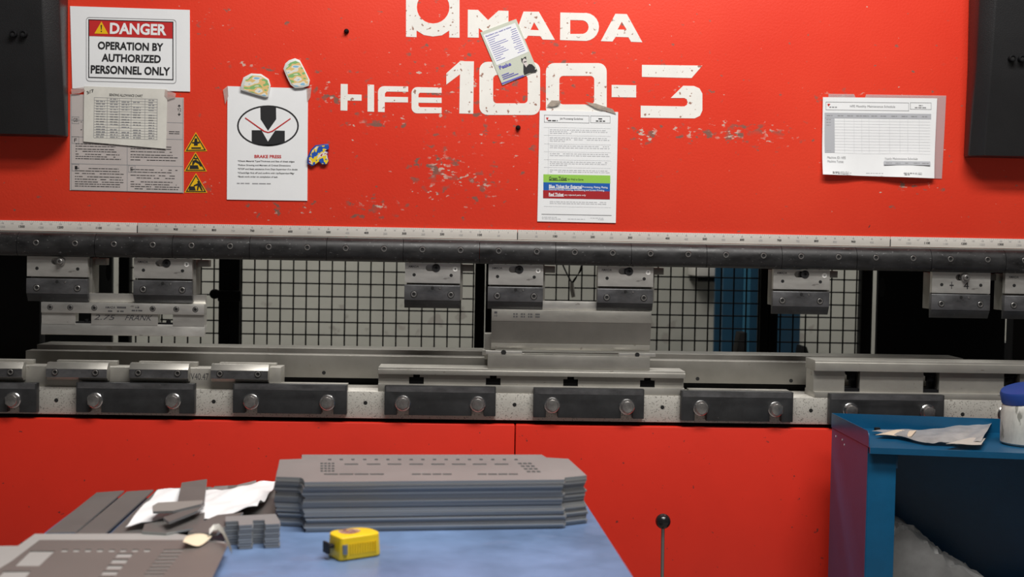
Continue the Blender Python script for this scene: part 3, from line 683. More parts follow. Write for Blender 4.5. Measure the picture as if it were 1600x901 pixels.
def f(m):
    for i in range(12): m.px(R6(180, 258+i*24, 972, 259.5+i*24), Yp)
    for x in (262, 340, 405, 465, 550, 635, 720, 785, 880): m.px(R6(x, 236, x+1.5, 522, 0), Yp)
    bendpx(m, 0)
part(sg, 'table_grid', PALE_INK, f)
def f(m):
    t6(m, 'HFE Monthly Maintenance Schedule', 308, 682, 126, 150); t6(m, 'Yearly Maintenance Schedule', 592, 865, 560, 582); t6(m, 'Machine ID: HFE', 118, 270, 551, 570); t6(m, 'Machine Tonne:', 118, 252, 583, 602)
    for x0, x1, y in ((878, 912, 127), (845, 938, 144), (137, 208, 140)): a = c6(x0, y); e = c6(x1, y); greek(m, a[0], e[0], a[1], 1.2, Yp-0.0004, 0.012, 1, 3, 6)
    for x in (115, 205, 285, 360, 415, 485, 560, 650, 735, 815, 905): a = c6(x, 210); greek(m, a[0], a[0]+9, a[1]+0.012*(x-98)/5.3, 1.2, Yp-0.0004, 0.012, 1, 3, 6)
    for i in range(12): a = c6(112, 244+i*23.5); greek(m, a[0], a[0]+7, a[1], 1.0, Yp-0.0004, 0.0, 1, 3, 5)
    for x0, x1, y in ((155, 290, 678), (155, 315, 688), (430, 572, 692), (742, 900, 688), (748, 790, 700), (600, 650, 604), (680, 720, 606), (760, 790, 606), (830, 880, 606), (900, 955, 608)): a = c6(x0, y); e = c6(x1, y); greek(m, a[0], e[0], a[1], 1.0, Yp-0.0004, 0.012, 1, 2, 7)
    bendpx(m, 0)
part(sg, 'schedule_text', GREY_INK, f)
part(sg, 'logo_mark', RED_INK, lambda m: m.px([c6(122, 116), c6(146, 118), c6(138, 128), c6(132, 138), c6(124, 132)], Yp))

# ------------------------------------------------------------------ punch holders
HG = 'punch holders clamped under the ram'
def holder(x0, x1, yp, yg0, yg1, yb, label, old=False, number=None, mark=None, open_right=False):
    """pixel spans: x0..x1 plate, yp bar bottom, yg0..yg1 groove, yb bottom"""
    xc = (x0+x1)/2
    YF = -0.022
    X0 = at(x0, yg0, YF).x; X1 = X0+0.150 if open_right else at(x1, yg0, YF).x
    Zt = Z_BB-0.0008; Zg0 = at(xc, yg0, YF).z; Zg1 = at(xc, yg1, YF).z; Zb_ = at(xc, yb, YF).z
    root = thing('punch_holder', label, 'tool holder', ((X0+X1)/2, 0, Zb_), HG)
    W = X1-X0; u = lambda k: X0+W*k
    # front plate with slot
    sx0, sx1 = (0.40, 0.62) if old else (0.37, 0.62)
    zs = Zt-(Zt-Zg0)*0.24; rs = 0.0085
    plate = [(X0, Zg0), (X1, Zg0), (X1, Zt), (X0, Zt)]
    def slot(r): return [(u(sx1)-r+r*math.cos(math.radians(a)), zs+r*math.sin(math.radians(a))) for a in range(-90, 91, 20)]+[(u(sx0)+r+r*math.cos(math.radians(a)), zs+r*math.sin(math.radians(a))) for a in range(90, 271, 20)]
    zh = Zt-(Zt-Zg0)*0.60
    m = MB(); m.holed([plate, slot(rs)], lambda p, t: (p[0], t, p[1]), YF, YF+0.016)
    pl = m.build('face_plate', STEEL, root, smooth=False)
    for k in (0.165, 0.835):
        m = MB(); m.lathe([(0.0044, 0), (0.0044, 0.0003), (0, 0.0004)], (u(k), YF, zh), 'y', 14); m.build('plate_hole', HOLE, pl)
    m = MB(); m.box(X0+0.001, X1-0.001, YF+0.0161, YF+0.018, Zg0+0.001, Zt-0.001); m.build('slot_back', BOLT, pl)
    c = (u(sx1-0.06), YF-0.0005, zs)
    if old:
        m = MB(); m.lathe([(0.0115, -0.012), (0.0115, 0.004), (0.010, 0.006), (0.0075, 0.006), (0.0075, 0.013), (0.006, 0.0145), (0.0035, 0.0145), (0.003, 0.008), (0, 0.008)], c, 'y', 20); m.build('slot_bolt', BOLT, root)
    else:
        m = MB(); m.lathe([(0.0108, -0.012), (0.0108, 0.0005), (0.0095, 0.0015), (0.0078, 0.0015), (0.0078, 0.0005), (0.0068, 0.001), (0.0042, 0.001), (0.0036, -0.003), (0, -0.003)], c, 'y', 20); m.build('slot_bolt', RUBBER, root)
        tm = MB(); vs, fs = text_geo('AMADA', 0.02); wl = 0.0275
        tm.add([(u(0.06)+a*wl, YF-0.0003, zs+0.000+v*0.0058) for a, v in vs], fs); tm.build('engraved_name', STAMP, pl)
        if number:
            tm = MB(); tm.lathe([(0.0066, 0), (0.0066, 0.0006), (0, 0.0006)], (u(0.905), YF, zs-0.002), 'y', 18); nb = tm.build('number_disc', mat('disc_white', (0.74, 0.73, 0.70), 0.4), pl)
            tm = MB(); vs, fs = text_geo(number, 0.02); tm.add([(u(0.905)-0.0022+a*0.0044, YF-0.001, zs-0.0048+v*0.0058) for a, v in vs], fs); tm.build('disc_numeral', INK, nb)
    if mark:
        tm = MB()
        for t, k0, k1 in mark:
            vs, fs = text_geo(t, 0.0); tm.add([(u(k0)+a*(u(k1)-u(k0)), YF-0.0003, zh-0.011+v*0.019) for a, v in vs], fs)
        tm.build('marker_writing', INK, pl)
    # body behind
    m = MB(); m.box(X0+0.004, X1+0.006, YF+0.0185, 0.055, Zb_+0.0225, Zt-0.002, 0.001)
    m.box(X0+0.010, X1+0.034, 0.02, 0.05, Zt-0.021, Zt-0.003, 0.001); m.build('holder_body', REAR_STEEL, root)
    # lower clamp
    Zm = Zg1-(Zg1-Zb_)*0.66
    m = MB(); m.yz([(YF+0.0152, Zb_), (YF+0.011, Zb_), (YF-0.001, Zm-0.0002), (YF+0.0152, Zm-0.0002)], X0-0.001, X1, 0.0004); m.build('shaded_bevel', OXIDE, root)  # down-facing bevel of the clamp; its shade is put into a black material
    pf = [(YF+0.0152, Zm), (YF-0.002, Zm), (YF-0.002, Zg1-0.0015), (YF, Zg1), (YF+0.0152, Zg1)]
    m = MB(); m.yz(pf, X0-0.001, X1, 0.0007); cp = m.build('lower_clamp', DARK_STEEL, root)
    zc = Zg1-(Zg1-Zb_)*0.41
    for k in (0.165, 0.835): socket_bolt('socket_bolt', (u(k), YF-0.0018, zc), 0.0088, cp, 0.0022)
    zt = Zg1-(Zg1-Zb_)*0.13
    m = MB(); m.lathe([(0.0042, 0), (0.0042, 0.0006), (0, 0.0007)], (u(0.50), YF-0.0019, zt), 'y', 12); m.build('pin_hole', HOLE, cp)
    m = MB(); m.lathe([(0.0026, 0), (0.0024, 0.0015), (0, 0.0022)], (u(0.635), YF-0.0019, zt), 'y', 12); m.build('steel_pin', CHROME, cp)
    return root
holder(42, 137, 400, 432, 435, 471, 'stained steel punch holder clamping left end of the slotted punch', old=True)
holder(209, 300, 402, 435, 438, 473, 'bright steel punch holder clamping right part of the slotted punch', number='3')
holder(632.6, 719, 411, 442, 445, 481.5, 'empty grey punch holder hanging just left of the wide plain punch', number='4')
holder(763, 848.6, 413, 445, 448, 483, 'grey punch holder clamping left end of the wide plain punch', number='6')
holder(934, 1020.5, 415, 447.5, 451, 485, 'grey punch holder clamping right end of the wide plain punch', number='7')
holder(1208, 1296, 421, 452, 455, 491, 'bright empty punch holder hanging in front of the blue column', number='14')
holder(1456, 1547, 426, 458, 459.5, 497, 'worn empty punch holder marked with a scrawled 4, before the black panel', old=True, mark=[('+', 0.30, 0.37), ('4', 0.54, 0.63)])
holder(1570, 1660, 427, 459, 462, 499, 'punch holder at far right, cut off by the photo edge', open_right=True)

# ------------------------------------------------------------------ punches
# slotted punch at left
pr = thing('punch', 'short slotted steel punch with pencil writing held by the two left holders', 'press tool', tuple(at(190, 524, 0)))
YP = -0.020
X0, X1 = at(64, 490, YP).x, at(319, 490, YP).x
zl = lambda y: at(190, y, YP).z
m = MB(); m.yz([(0.0, zl(459)), (-0.006, zl(459)), (-0.006, zl(467)), (0.0, zl(473)), (0.012, zl(473)), (0.012, zl(459))], X0+0.002, X1); m.build('tang', STEEL, pr)
m = MB(); m.box(X0, X1, YP, 0.014, zl(490), zl(473.5), 0.0008); bnd = m.build('bolt_band', STEEL, pr)
W = X1-X0
for k in (0.055, 0.178, 0.325, 0.683, 0.828, 0.945):
    socket_bolt('socket_bolt', (X0+W*k, YP+0.0002, zl(481.5)), 0.0072, bnd, 0.0012)
tm = MB()
for t, a0, a1, z0, z1 in (('AMADA', 0.392, 0.455, 478.5, 482), ('-------', 0.465, 0.52, 478.8, 481.6), ('---', 0.41, 0.435, 485, 487.3), ('-- ---', 0.465, 0.505, 485, 487.3), ('- --', 0.578, 0.60, 478.5, 481), ('---- -- -----', 0.555, 0.62, 483.5, 485.8)):
    vs, fs = text_geo(t, 0.015); tm.add([(X0+W*(a0+(a1-a0)*a), YP-0.0003, zl(z1)+v*(zl(z0)-zl(z1))) for a, v in vs], fs)
tm.build('stamped_lettering', STAMP, bnd)
wins = ((0.206, 0.304), (0.712, 0.805))
m = MB(); xs = [0, 0.206, 0.304, 0.712, 0.805, 1.0]
for i in (0, 2, 4): m.box(X0+W*xs[i], X0+W*xs[i+1], YP+0.005, 0.012, zl(508), zl(489.5))
web = m.build('web', STEEL, pr)
tm = MB()
for t, a0, a1 in (('2.75', 0.32, 0.44), ('FRANK', 0.51, 0.67)):
    vs, fs = text_geo(t, 0.0); tm.add([(X0+W*(a0+(a1-a0)*a)+0.006*v, YP+0.0046, zl(500)+v*(zl(492)-zl(500))) for a, v in vs], fs)
tm.build('pencil_writing', STAMP, web)
for a, c in wins:
    m = MB(); xa, xb = X0+W*a, X0+W*c; xm = (xa+xb)/2+0.006
    m.box(xa, xb, YP+0.008, 0.008, zl(507), zl(503.5)); m.lathe([(0.006, 0), (0.006, 0.006), (0.0035, 0.0075), (0, 0.0075)], (xm, YP+0.015, zl(503.5)), 'z', 12); m.build('clamp_screw', BLACK, pr)
m = MB(); m.yz([(YP+0.006, zl(506)), (YP+0.0035, zl(523.5)), (YP+0.006, zl(524.5)), (0.016, zl(507)), (0.016, zl(506))], X0-0.001, X1+0.0005, 0.0004); m.build('working_edge', STEEL, pr)
# wide plain punch
pr = thing('punch', 'wide plain grey punch held between two holders at the middle', 'press tool', tuple(at(890, 545, 0)))
YP = -0.018; zl = lambda y: at(892, y, YP).z
X0, X1 = at(768, 510, YP).x, at(1017.5, 510, YP).x
m = MB(); m.yz([(-0.006, zl(484.5)), (-0.006, zl(471)), (0.012, zl(471)), (0.012, zl(484.5))], X0, X1, 0.0005); m.build('tang', STEEL, pr)
m = MB(); m.box(X0, X1, YP, 0.016, zl(503), zl(484.8), 0.0006); tb = m.build('top_band', GROUND_STEEL, pr)
m = MB(); m.yz([(YP, zl(503.2)), (0.016, zl(503.2)), (0.016, zl(538)), (YP+0.014, zl(538))], X0, X1); m.build('sloped_face', mat('dark_ground_steel', (0.22, 0.21, 0.19), 0.42, metal=0.6, var=0.15, vscale=8, rvar=0.08), pr)
m = MB(); m.yz([(YP+0.010, zl(538)), (0.008, zl(538)), (0.003, zl(548)), (YP+0.014, zl(548))], X0, X1-0.001, 0.0004); m.build('working_edge', RAIL_STEEL, pr)
tm = MB(); W = X1-X0
for k, t in enumerate(('-- --', '--- --', '-- ---', '----')):
    for j in range(2):
        vs, fs = text_geo(t, 0.0); tm.add([(X0+W*(0.135+0.046*k+0.026*a), YP-0.0003, zl(494+j*4-1)+v*0.0042) for a, v in vs], fs)
for s_, z in (('I', 488), ('10', 493)):
    vs, fs = text_geo(s_, 0.0); tm.add([(X0+W*(0.016+0.018*a), YP-0.0003, zl(z+3.4)+v*0.0055) for a, v in vs], fs)
tm.build('stamped_lettering', STAMP, tb)

# ------------------------------------------------------------------ the bed
YB = -0.05
Z_P = zfit([(0, 655), (400, 657), (700, 660), (1100, 666), (1300, 670.6)], -0.06)
Z_S = zfit([(0, 606), (270, 607), (571, 610), (700, 612), (1050, 617), (1267, 622)], YB)
Z_G = zfit([(0, 646.5), (400, 648.5), (700, 653.5), (1000, 657), (1280, 661.5)], YB)
bed = thing('press_brake_bed', 'lower bed of the press brake with pitted steel rail above red front panels', 'machine', (0, 0, 0))
m = MB(); m.box(-2.1, 2.1, YB, 0.30, Z_G-0.002, Z_S, 0.001); m.build('bed_rail', PITTED, bed)
m = MB(); m.box(-2.1, 2.1, YB+0.012, 0.30, 0.25, Z_G-0.002); m.build('bed_core', BLACK, bed)
xsm = at(804.5, 700, -0.06).x
for x0, x1 in ((-2.1, xsm-0.0012), (xsm+0.0012, 2.1)):
    m = MB(); m.box(x0, x1, -0.062, -0.030, 0.06, Z_P, 0.0035); m.build('front_panel', RED2, bed)
for x, y in ((88, 625), (334, 627), (571, 629), (804, 632), (1035, 636), (1267, 641), (1504, 647)):
    m = MB(); m.lathe([(0.0052, 0), (0.0052, 0.0004), (0, 0.0005)], at(x, y, YB), 'y', 16); m.build('rail_hole', HOLE, bed)
def hexbolt(x, y, Yb, parent):
    c = at(x, y, Yb); c.y = Yb
    m = MB(); m.lathe([(0.0205, 0), (0.0205, 0.003), (0.0185, 0.0048), (0.0, 0.0048)], c, 'y', 28); o = m.build('hex_bolt', CHROME, parent)
    m = MB(); c2_ = c+Vector((0, -0.0048, 0)); n = 6; r = 0.0178; a0 = 0.26
    m.lathe([(r, 0), (r, 0.0095)], c2_, 'y', 6); m.lathe([(r*0.87, 0.0095), (r*0.80, 0.0118), (r*0.74, 0.0122), (0, 0.0120)], c2_, 'y', 24); m.build('bolt_head', HEADM, o)
    return o
def clamp_plate(x0, x1, y0, y1, bolts):
    xc = (x0+x1)/2; Yc = YB-0.022
    X0, X1 = at(x0, y0, Yc).x, at(x1, y0, Yc).x
    Zt, Zb_ = at(xc, y0, Yc).z, at(xc, y1, Yc).z
    Zt = max(Zt, Z_S+0.008); Zb_ = max(Zb_, Z_G+0.001)
    poly = [(X0, Zt), (X0, Zb_)]; cs = [at(bx, by, Yc) for bx, by in bolts]
    for c in cs:
        if X0 < c.x < X1-0.02:
            r = 0.0155; poly += [(c.x-r, Zb_)]+[(c.x-r*math.cos(math.radians(a)), c.z+r*math.sin(math.radians(a))) for a in range(0, 181, 20)]+[(c.x+r, Zb_)]
    poly += [(X1, Zb_), (X1, Zt)]
    m = MB(); m.xz([(p[0], p[1]) for p in poly], Yc, YB-0.0003, 0.0012); p = m.build('clamp_plate', OXIDE, bed)
    m = MB(); m.box(X0+0.004, X1-0.004, Yc-0.0003, Yc+0.001, Zt-0.0155, Zt-0.0012); m.build('upper_band', DARK_STEEL, p)  # lighter band along the top of the plate face
    for bx, by in bolts: hexbolt(bx, by, Yc, p)
clamp_plate(-128, 57, 597, 643, [(-100, 624), (20.5, 624.5)])
clamp_plate(119, 304, 598, 645, [(148.5, 625), (270.5, 626)])
clamp_plate(364, 542, 600, 646, [(392.5, 627), (511.5, 628.5)])
clamp_plate(601, 775, 603.5, 649, [(629.5, 629.5), (746.5, 631)])
clamp_plate(834, 1007, 607, 653, [(862.5, 632.5), (979.5, 635)])
clamp_plate(1065, 1240, 611.5, 658, [(1095, 637), (1212, 639)])
clamp_plate(1297, 1476, 616, 664, [(1328.5, 641), (1449, 643.5)])
hexbolt(1570, 646, YB, bed)

# long rear rail
YQ = 0.085
rr = thing('rear_die_rail', 'long grey die rail running behind the clamped tools', 'rail', (0, YQ, Z_S))
Zq1 = zfit([(100, 547), (440, 553), (700, 556.5), (1100, 564.5), (1260, 567)], YQ)
Zq0 = zfit([(440, 588), (590, 590), (1080, 599), (1260, 601.5)], YQ)
Zq2 = zfit([(100, 538.5), (400, 542), (700, 546), (1100, 555), (1300, 558)], YQ+0.05)
Xa, Xb = at(40, 560, YQ).x, at(1500, 565, YQ).x
m = MB(); m.yz([(YQ, Zq0), (YQ, Zq1-0.001), (YQ+0.001, Zq1), (YQ+0.05, Zq1), (YQ+0.05, Zq0)], Xa, Xb, 0.0008); m.build('rail_body', REAR_STEEL, rr)
m = MB(); m.box(Xa+0.012, Xb+0.03, YQ+0.0505, YQ+0.16, Zq0, Zq2, 0.001); m.build('rail_top_step', REAR_STEEL, rr)
m = MB(); m.box(Xa+0.02, Xb, YQ+0.03, YQ+0.15, Z_S, Zq0); m.build('shadow_foot', BLACK, rr)  # black support added in the gap; the recess shadow is its colour
for x, y in ((506, 582), (1090, 591.5), (1236, 594.5)):
    m = MB(); m.lathe([(0.0052, 0), (0.0052, 0.0004), (0, 0.0005)], at(x, y, YQ), 'y', 14); m.build('rail_hole', HOLE, rr)

# left die holder with four clamps
YD = -0.040
dl = thing('die_holder', 'left die holder with four sloped clamps in a row on the bed', 'tool holder', tuple(at(200, 606, YD)))
Zt = zfit([(50, 572), (185, 573), (310, 574.5)], YD)
Xe = at(439, 590, YD).x
m = MB(); m.box(-1.85, at(419.5, 590, YD).x, YD, 0.02, Z_S, Zt, 0.001); hb = m.build('holder_rail', RAIL_STEEL, dl)
m = MB(); m.box(at(419.7, 590, YD).x, Xe, YD-0.004, 0.022, Z_S+0.003, at(430, 573.5, YD).z, 0.001); m.build('end_block', RAIL_STEEL, dl)
tm = MB(); vs, fs = text_geo('V40.47', 0.0); p0, p1 = at(298, 593, YD), at(326, 583, YD)
tm.add([(p0.x+a*(p1.x-p0.x), YD-0.0003, p0.z+v*(p1.z-p0.z)) for a, v in vs], fs); tm.build('pencil_writing', STAMP, hb)
for x0, x1, yt, bx in ((-60, 34.5, 566, (-45, 16.5)), (71.5, 167, 567, (86, 149)), (201.5, 294, 568, (216, 277.5)), (329, 419, 569.5, (343.5, 403))):
    Yc = YD-0.028; xc = (x0+x1)/2; zz = lambda dy: at(xc, yt+dy, Yc).z
    pf = [(YD-0.0003, zz(0)), (Yc+0.012, zz(0)), (Yc, zz(9)), (Yc, zz(22.5)), (Yc+0.012, zz(28)), (YD-0.0003, zz(28))]
    m = MB(); m.yz(pf, at(x0, yt+10, Yc).x, at(x1, yt+10, Yc).x, 0.0006); c = m.build('bevel_clamp', STEEL if False else GROUND_STEEL, dl)
    m = MB(); m.box(at(x0, yt+10, Yc).x+0.0006, at(x1, yt+10, Yc).x-0.0006, Yc-0.0004, Yc+0.001, zz(22.3), zz(9.4)); m.build('clamp_face', DARK_STEEL, c)
    for b_ in bx: socket_bolt('socket_bolt', (at(b_, yt+14.5, Yc).x, Yc-0.0004, zz(14.5)), 0.0085, c, 0.003)
    m = MB(); m.box(at(x0+9, yt, YD).x, at(x1+9, yt, YD).x, 0.0, 0.018, Zt, Zt+0.012, 0.0006); m.build('rear_strip', RAIL_STEEL, dl)
# backing strips that lie on the bed behind clamp plates
m = MB(); m.box(at(400, 598, -0.03).x, at(544, 598, -0.03).x, -0.0495, -0.02, Z_S+0.0003, at(470, 598.3, -0.045).z, 0.0006)
tag(m.build('backing_strip', RAIL_STEEL), 'thin steel strip lying on the bed right of the left die holder', 'strip')
m = MB(); m.box(at(1074, 609, -0.03).x, at(1230, 609, -0.03).x, -0.0495, -0.02, Z_S+0.0003, at(1150, 608.3, -0.045).z, 0.0006)
tag(m.build('backing_strip', GROUND_STEEL), 'thin dull strip lying on the bed between the middle and right die rails', 'strip')

def die_rail(name, label, xa, xb, ytop, yfl, yweb, Yf, windows, Yweb, through, lowy, mt_side=None, xbw=None):
    """pixels at the rail's own middle: ytop flange top, yfl flange bottom, yweb web bottom, lowy bottom"""
    xm = (xa+xb)/2 if xb < 1600 else (xa+1600)/2
    zz = lambda y, Y_: at(xm, y, Y_).z
    X0 = at(xa, ytop, Yf).x; X1 = at(xb, ytop, Yf).x
    root = thing(name, label, 'tool rail', ((X0+X1)/2, 0, Z_S))
    zt, zf, zw = zz(ytop, Yf), zz(yfl, Yf), zz(yweb, Yf)
    m = MB(); m.yz([(Yf, zf), (Yf, zt-0.006), (Yf+0.003, zt-0.005), (Yf+0.003, zt), (0.045, zt), (0.045, zf)], X0, X1, 0.0006); m.build('top_flange', RAIL_STEEL, root)
    m = MB(); xs = [X0]
    for wx0, wx1 in windows: xs += [at(wx0, yweb, Yweb).x, at(wx1, yweb, Yweb).x]
    xs.append(X1-0.002)
    for i in range(0, len(xs), 2): m.box(xs[i], xs[i+1], Yweb, 0.035, zw, zf-0.0001)
    if not through:
        m.box(X0+0.002, X1-0.004, Yweb+0.03, 0.034, zw, zf-0.0002)
        for i in range(1, len(xs)-1, 2):
            q = (xs[i+1]-xs[i])*0.27
            m.box(xs[i], xs[i]+q, Yweb+0.0003, Yweb+0.03, zf-(zf-zw)*0.30, zf-0.0002); m.box(xs[i+1]-q, xs[i+1], Yweb+0.0003, Yweb+0.03, zf-(zf-zw)*0.30, zf-0.0002)
    m.build('web', RAIL_STEEL, root)
    m = MB(); m.box(X0, X1-0.001, Yf+0.001, 0.045, Z_S+0.0002, zw, 0.0008); m.build('bottom_flange', RAIL_STEEL, root)
    for i in range(1, len(xs)-1, 2):
        xa_, xb_ = xs[i], xs[i+1]; xm_ = (xa_+xb_)/2; h = zf-zw; wd = xb_-xa_
        m = MB()
        if not through:
            m.box(xa_+0.0004, xb_-0.0004, Yweb+0.006, Yweb+0.014, zw+0.0004, zw+h*0.66)
            m.lathe([(wd*0.22, 0), (wd*0.20, h*0.10), (wd*0.15, h*0.12), (wd*0.15, h*0.28)], (xm_, Yweb+0.012, zw+h*0.62), 'z', 6)
            m.box(xm_-wd*0.22, xm_+wd*0.22, Yweb+0.018, Yweb+0.024, zw+h*0.66, zf-0.0004)
            m.build('slot_bolt', BLACK, root)
        else:
            m.box(xm_-wd*0.36, xm_+wd*0.36, Yweb+0.010, Yweb+0.03, zf-h*0.16, zf-0.0004); m.lathe([(wd*0.26, 0), (wd*0.26, h*0.22), (wd*0.34, h*0.24), (wd*0.34, h*0.34)], (xm_, Yweb+0.014, zf-h*0.46), 'z', 6)
            m.box(xa_+0.0003, xb_-0.0003, Yweb+0.002, 0.03, zw+0.0002, zw+h*0.14); m.box(xb_-wd*0.2, xb_-0.0003, Yweb+0.03, 0.036, zw+h*0.14, zf-h*0.1)
            m.build('slot_bolt', BLACK, root)
    return root, zt
mid, zmt = die_rail('die_rail', 'middle die rail with black slot bolts carrying the die block', 591, 1071, 577, 587.5, 603, -0.048, [(639, 662), (759, 782), (880, 903), (1000, 1023)], -0.036, False, 618)
rt, zrt = die_rail('die_rail', 'right die rail with open bolt windows behind the blue cabinet', 1274, 1700, 565, 581.5, 614, -0.050, [(1319, 1343), (1442, 1467), (1568, 1593)], -0.036, True, 628)
# die block under the wide punch
YK = -0.038
db = thing('die_block', 'grey die block under the wide plain punch with gauge strips on top', 'press tool', tuple(at(890, 583, YK)))
X0, X1 = at(762, 568, YK).x, at(1015.5, 568, YK).x
zk = lambda y: at(888, y, YK).z
ztop = zk(555.5)
m = MB(); m.yz([(YK, zmt+0.0004), (YK, ztop), (YK+0.024, ztop), (YK+0.034, ztop-0.012), (YK+0.044, ztop), (0.03, ztop), (0.03, zmt+0.0004)], X0, X1, 0.0006); m.build('block_body', GROUND_STEEL, db)
m = MB(); m.box(at(759, 550, YK).x, at(816, 550, YK).x, YK+0.004, YK+0.02, ztop+0.0003, ztop+0.0095, 0.0008); q = m.build('gauge_strip', STEEL, db)
m = MB(); p = at(787, 548, YK); m.lathe([(0.0068, 0), (0.0068, 0.0012), (0, 0.0012)], (p.x, YK+0.004, ztop+0.006), 'y', 14); m.build('strip_hole', HOLE, q)
m = MB(); m.box(at(967, 553, YK).x, at(1025, 553, YK).x, YK+0.004, YK+0.02, ztop+0.0003, ztop+0.0085, 0.0008); q = m.build('gauge_strip', STEEL, db)
m = MB(); p = at(996, 553, YK); m.lathe([(0.0062, 0), (0.0062, 0.0012), (0, 0.0012)], (p.x, YK+0.004, ztop+0.005), 'y', 14); m.build('strip_hole', HOLE, q)
# bracket at the left end of the punch/die
m = MB(); p = at(757, 538, 0.05); m.box(p.x, p.x+0.03, 0.03, 0.075, Zq1+0.0005, at(757, 520, 0.05).z, 0.001); m.box(p.x-0.006, p.x+0.02, 0.02, 0.035, Zq1+0.012, Zq1+0.026, 0.001)
tag(m.build('stop_bracket', GROUND_STEEL), 'small grey stop bracket on the rear rail left of the plain punch', 'bracket')

# ------------------------------------------------------------------ behind the press: side frames, fence, column
def slab(name, label, cat, x0, x1, y0, y1, Yf, depth, mt, z0=0.0, z1=2.3, group=None):
    ym = 480; X0, X1 = at(x0, ym, Yf).x, at(x1, ym, Yf).x
    m = MB(); m.box(X0, X1, Yf, Yf+depth, z0, z1, 0.003)
    return m, X0, X1
# left side frame with oval opening plate
m, X0, X1 = slab('', '', '', -420, 62, 0, 0, 0.42, 0.05, BLACK)
tag(m.build('machine_frame', BLACK), 'black side frame of the press seen through the gap at far left', 'machine frame')
sf = thing('machine_panel', 'dark grey machine panel with oval hole behind the slotted punch', 'machine panel', (at(100, 480, 1.0).x, 1.0, 0))  # flat side panel of the machine, only a plate
m, X0, X1 = slab('', '', '', 40, 175, 0, 0, 1.0, 0.02, DARKGREY); m.build('panel_plate', DARKGREY, sf)
m = MB(); p = at(169.5, 424, 1.0); m.lathe([(0.02, 0), (0.02, 0.0006), (0, 0.0006)], (0, 0, 0), 'y', 20)
for v in m.v: v.x = v.x*0.42+p.x; v.z = v.z*1.6+p.z; v.y += 0.9995
m.build('oval_hole', HOLE, sf)
sf = thing('machine_panel', 'wide black machine panel with oval hole at right behind the holders', 'machine panel', (at(1450, 480, 1.0).x, 1.0, 0))
m, X0, X1 = slab('', '', '', 1371, 1572, 0, 0, 1.0, 0.02, BLACK); m.build('panel_plate', BLACK, sf)
m = MB(); p = at(1378, 449, 1.0); m.lathe([(0.02, 0), (0.02, 0.0006), (0, 0.0006)], (0, 0, 0), 'y', 20)
for v in m.v: v.x = v.x*0.6+p.x; v.z = v.z*1.7+p.z; v.y += 0.9995
m.build('oval_hole', HOLE, sf)
m, X0, X1 = slab('', '', '', 1584, 1900, 0, 0, 0.42, 0.05, BLACK)
tag(m.build('machine_frame', BLACK), 'black side frame of the press seen through the gap at far right', 'machine frame')
m = MB(); p0, p1 = at(1568, 535, 1.5), at(1590, 535, 1.5); m.box(p0.x, p1.x, 1.5, 1.7, 0, p0.z, 0.002)
tag(m.build('metal_box', DARKGREY), 'dark grey box in the slot beside the right side frame', 'box')

YFN = 1.5
def fx(px): return at(px, 480, YFN).x
posts = [(187, 203.5), (343, 358.5), (360, 375), (741.5, 757), (758.5, 768), (1186, 1199), (1200, 1214), (1343.5, 1360.5)]
labs = ['first fence post from the left, beside the grey panel', 'left post of the latched pair behind the press', 'right post of the latched pair behind the press', 'fence post left of the wide plain punch', 'thin post standing close behind the wide punch holder', 'left post of the pair before the blue column', 'right post of the pair before the blue column', 'last fence post, beside the wide black panel']
PG = 'fence posts behind the press'
proto = []
for (a, c), lab in zip(posts, labs):
    root = thing('fence_post', 'black '+lab, 'post', ((fx(a)+fx(c))/2, YFN, 0), PG)
    m = MB(); m.box(fx(a), fx(c), YFN-0.02, YFN+0.03, 0.012, 2.2, 0.002); m.build('post_tube', WIRE, root)
    m = MB(); m.box(fx(a)+0.001, fx(c)-0.001, YFN-0.05, YFN+0.06, 0.0, 0.012, 0.001); m.build('foot_plate', WIRE, root)
    if a == 343 or a == 360:
        pass
# latch on the pair
lt = thing('gate_latch', 'black latch clamped round the pair of fence posts', 'latch', tuple(at(357, 462, YFN-0.03)))
m = MB(); p0, p1 = at(341, 470, YFN-0.03), at(377, 454, YFN-0.03); m.box(p0.x, p1.x, YFN-0.045, YFN-0.0205, p0.z, p1.z, 0.004); m.build('latch_strap', WIRE, lt)
m = MB(); p = at(336, 459, YFN-0.03); m.lathe([(0.016, -0.008), (0.019, -0.005), (0.019, 0.012), (0.014, 0.016), (0, 0.016)], p, 'y', 18); m.build('latch_knob', WIRE, lt)
pan = [(204, 342.5, 'mesh fence panel between the grey panel and the latched posts'), (375.5, 741, 'wide mesh fence panel in the left half of the gap'), (768.5, 1185.5, 'mesh fence panel behind the wide plain punch'), (1214.5, 1343, 'narrow mesh fence panel right of the blue column')]
for a, c, lab in pan:
    X0, X1 = fx(a), fx(c)
    m = MB(); r = 0.0031; pitch = 0.0498
    n = int((X1-X0)/pitch); off = ((X1-X0)-n*pitch)/2
    for i in range(n+1): x = X0+off+i*pitch; m.tube([(x, YFN, 0.25), (x, YFN, 2.15)], r, 6)
    z = 0.25
    while z < 2.15: m.tube([(X0, YFN+0.0036, z), (X1, YFN+0.0036, z)], r, 6); z += pitch
    tag(m.build('mesh_panel', WIRE), 'black wire '+lab, 'fence', 'mesh panels behind the press')
bc = thing('blue_column', 'dark blue steel column standing behind the mesh fence', 'column', (at(1190, 480, 2.9).x, 2.9, 0))
m = MB(); X0, X1 = at(1129, 480, 2.9).x, at(1251, 480, 2.9).x
m.box(X0, X1, 2.9, 2.925, 0.01, 3.5, 0.003); m.box((X0+X1)/2-0.01, (X0+X1)/2+0.01, 2.925, 3.1, 0.01, 3.5); m.box(X0, X1, 3.1, 3.125, 0.01, 3.5, 0.003); m.build('column_beam', COLUMN, bc)
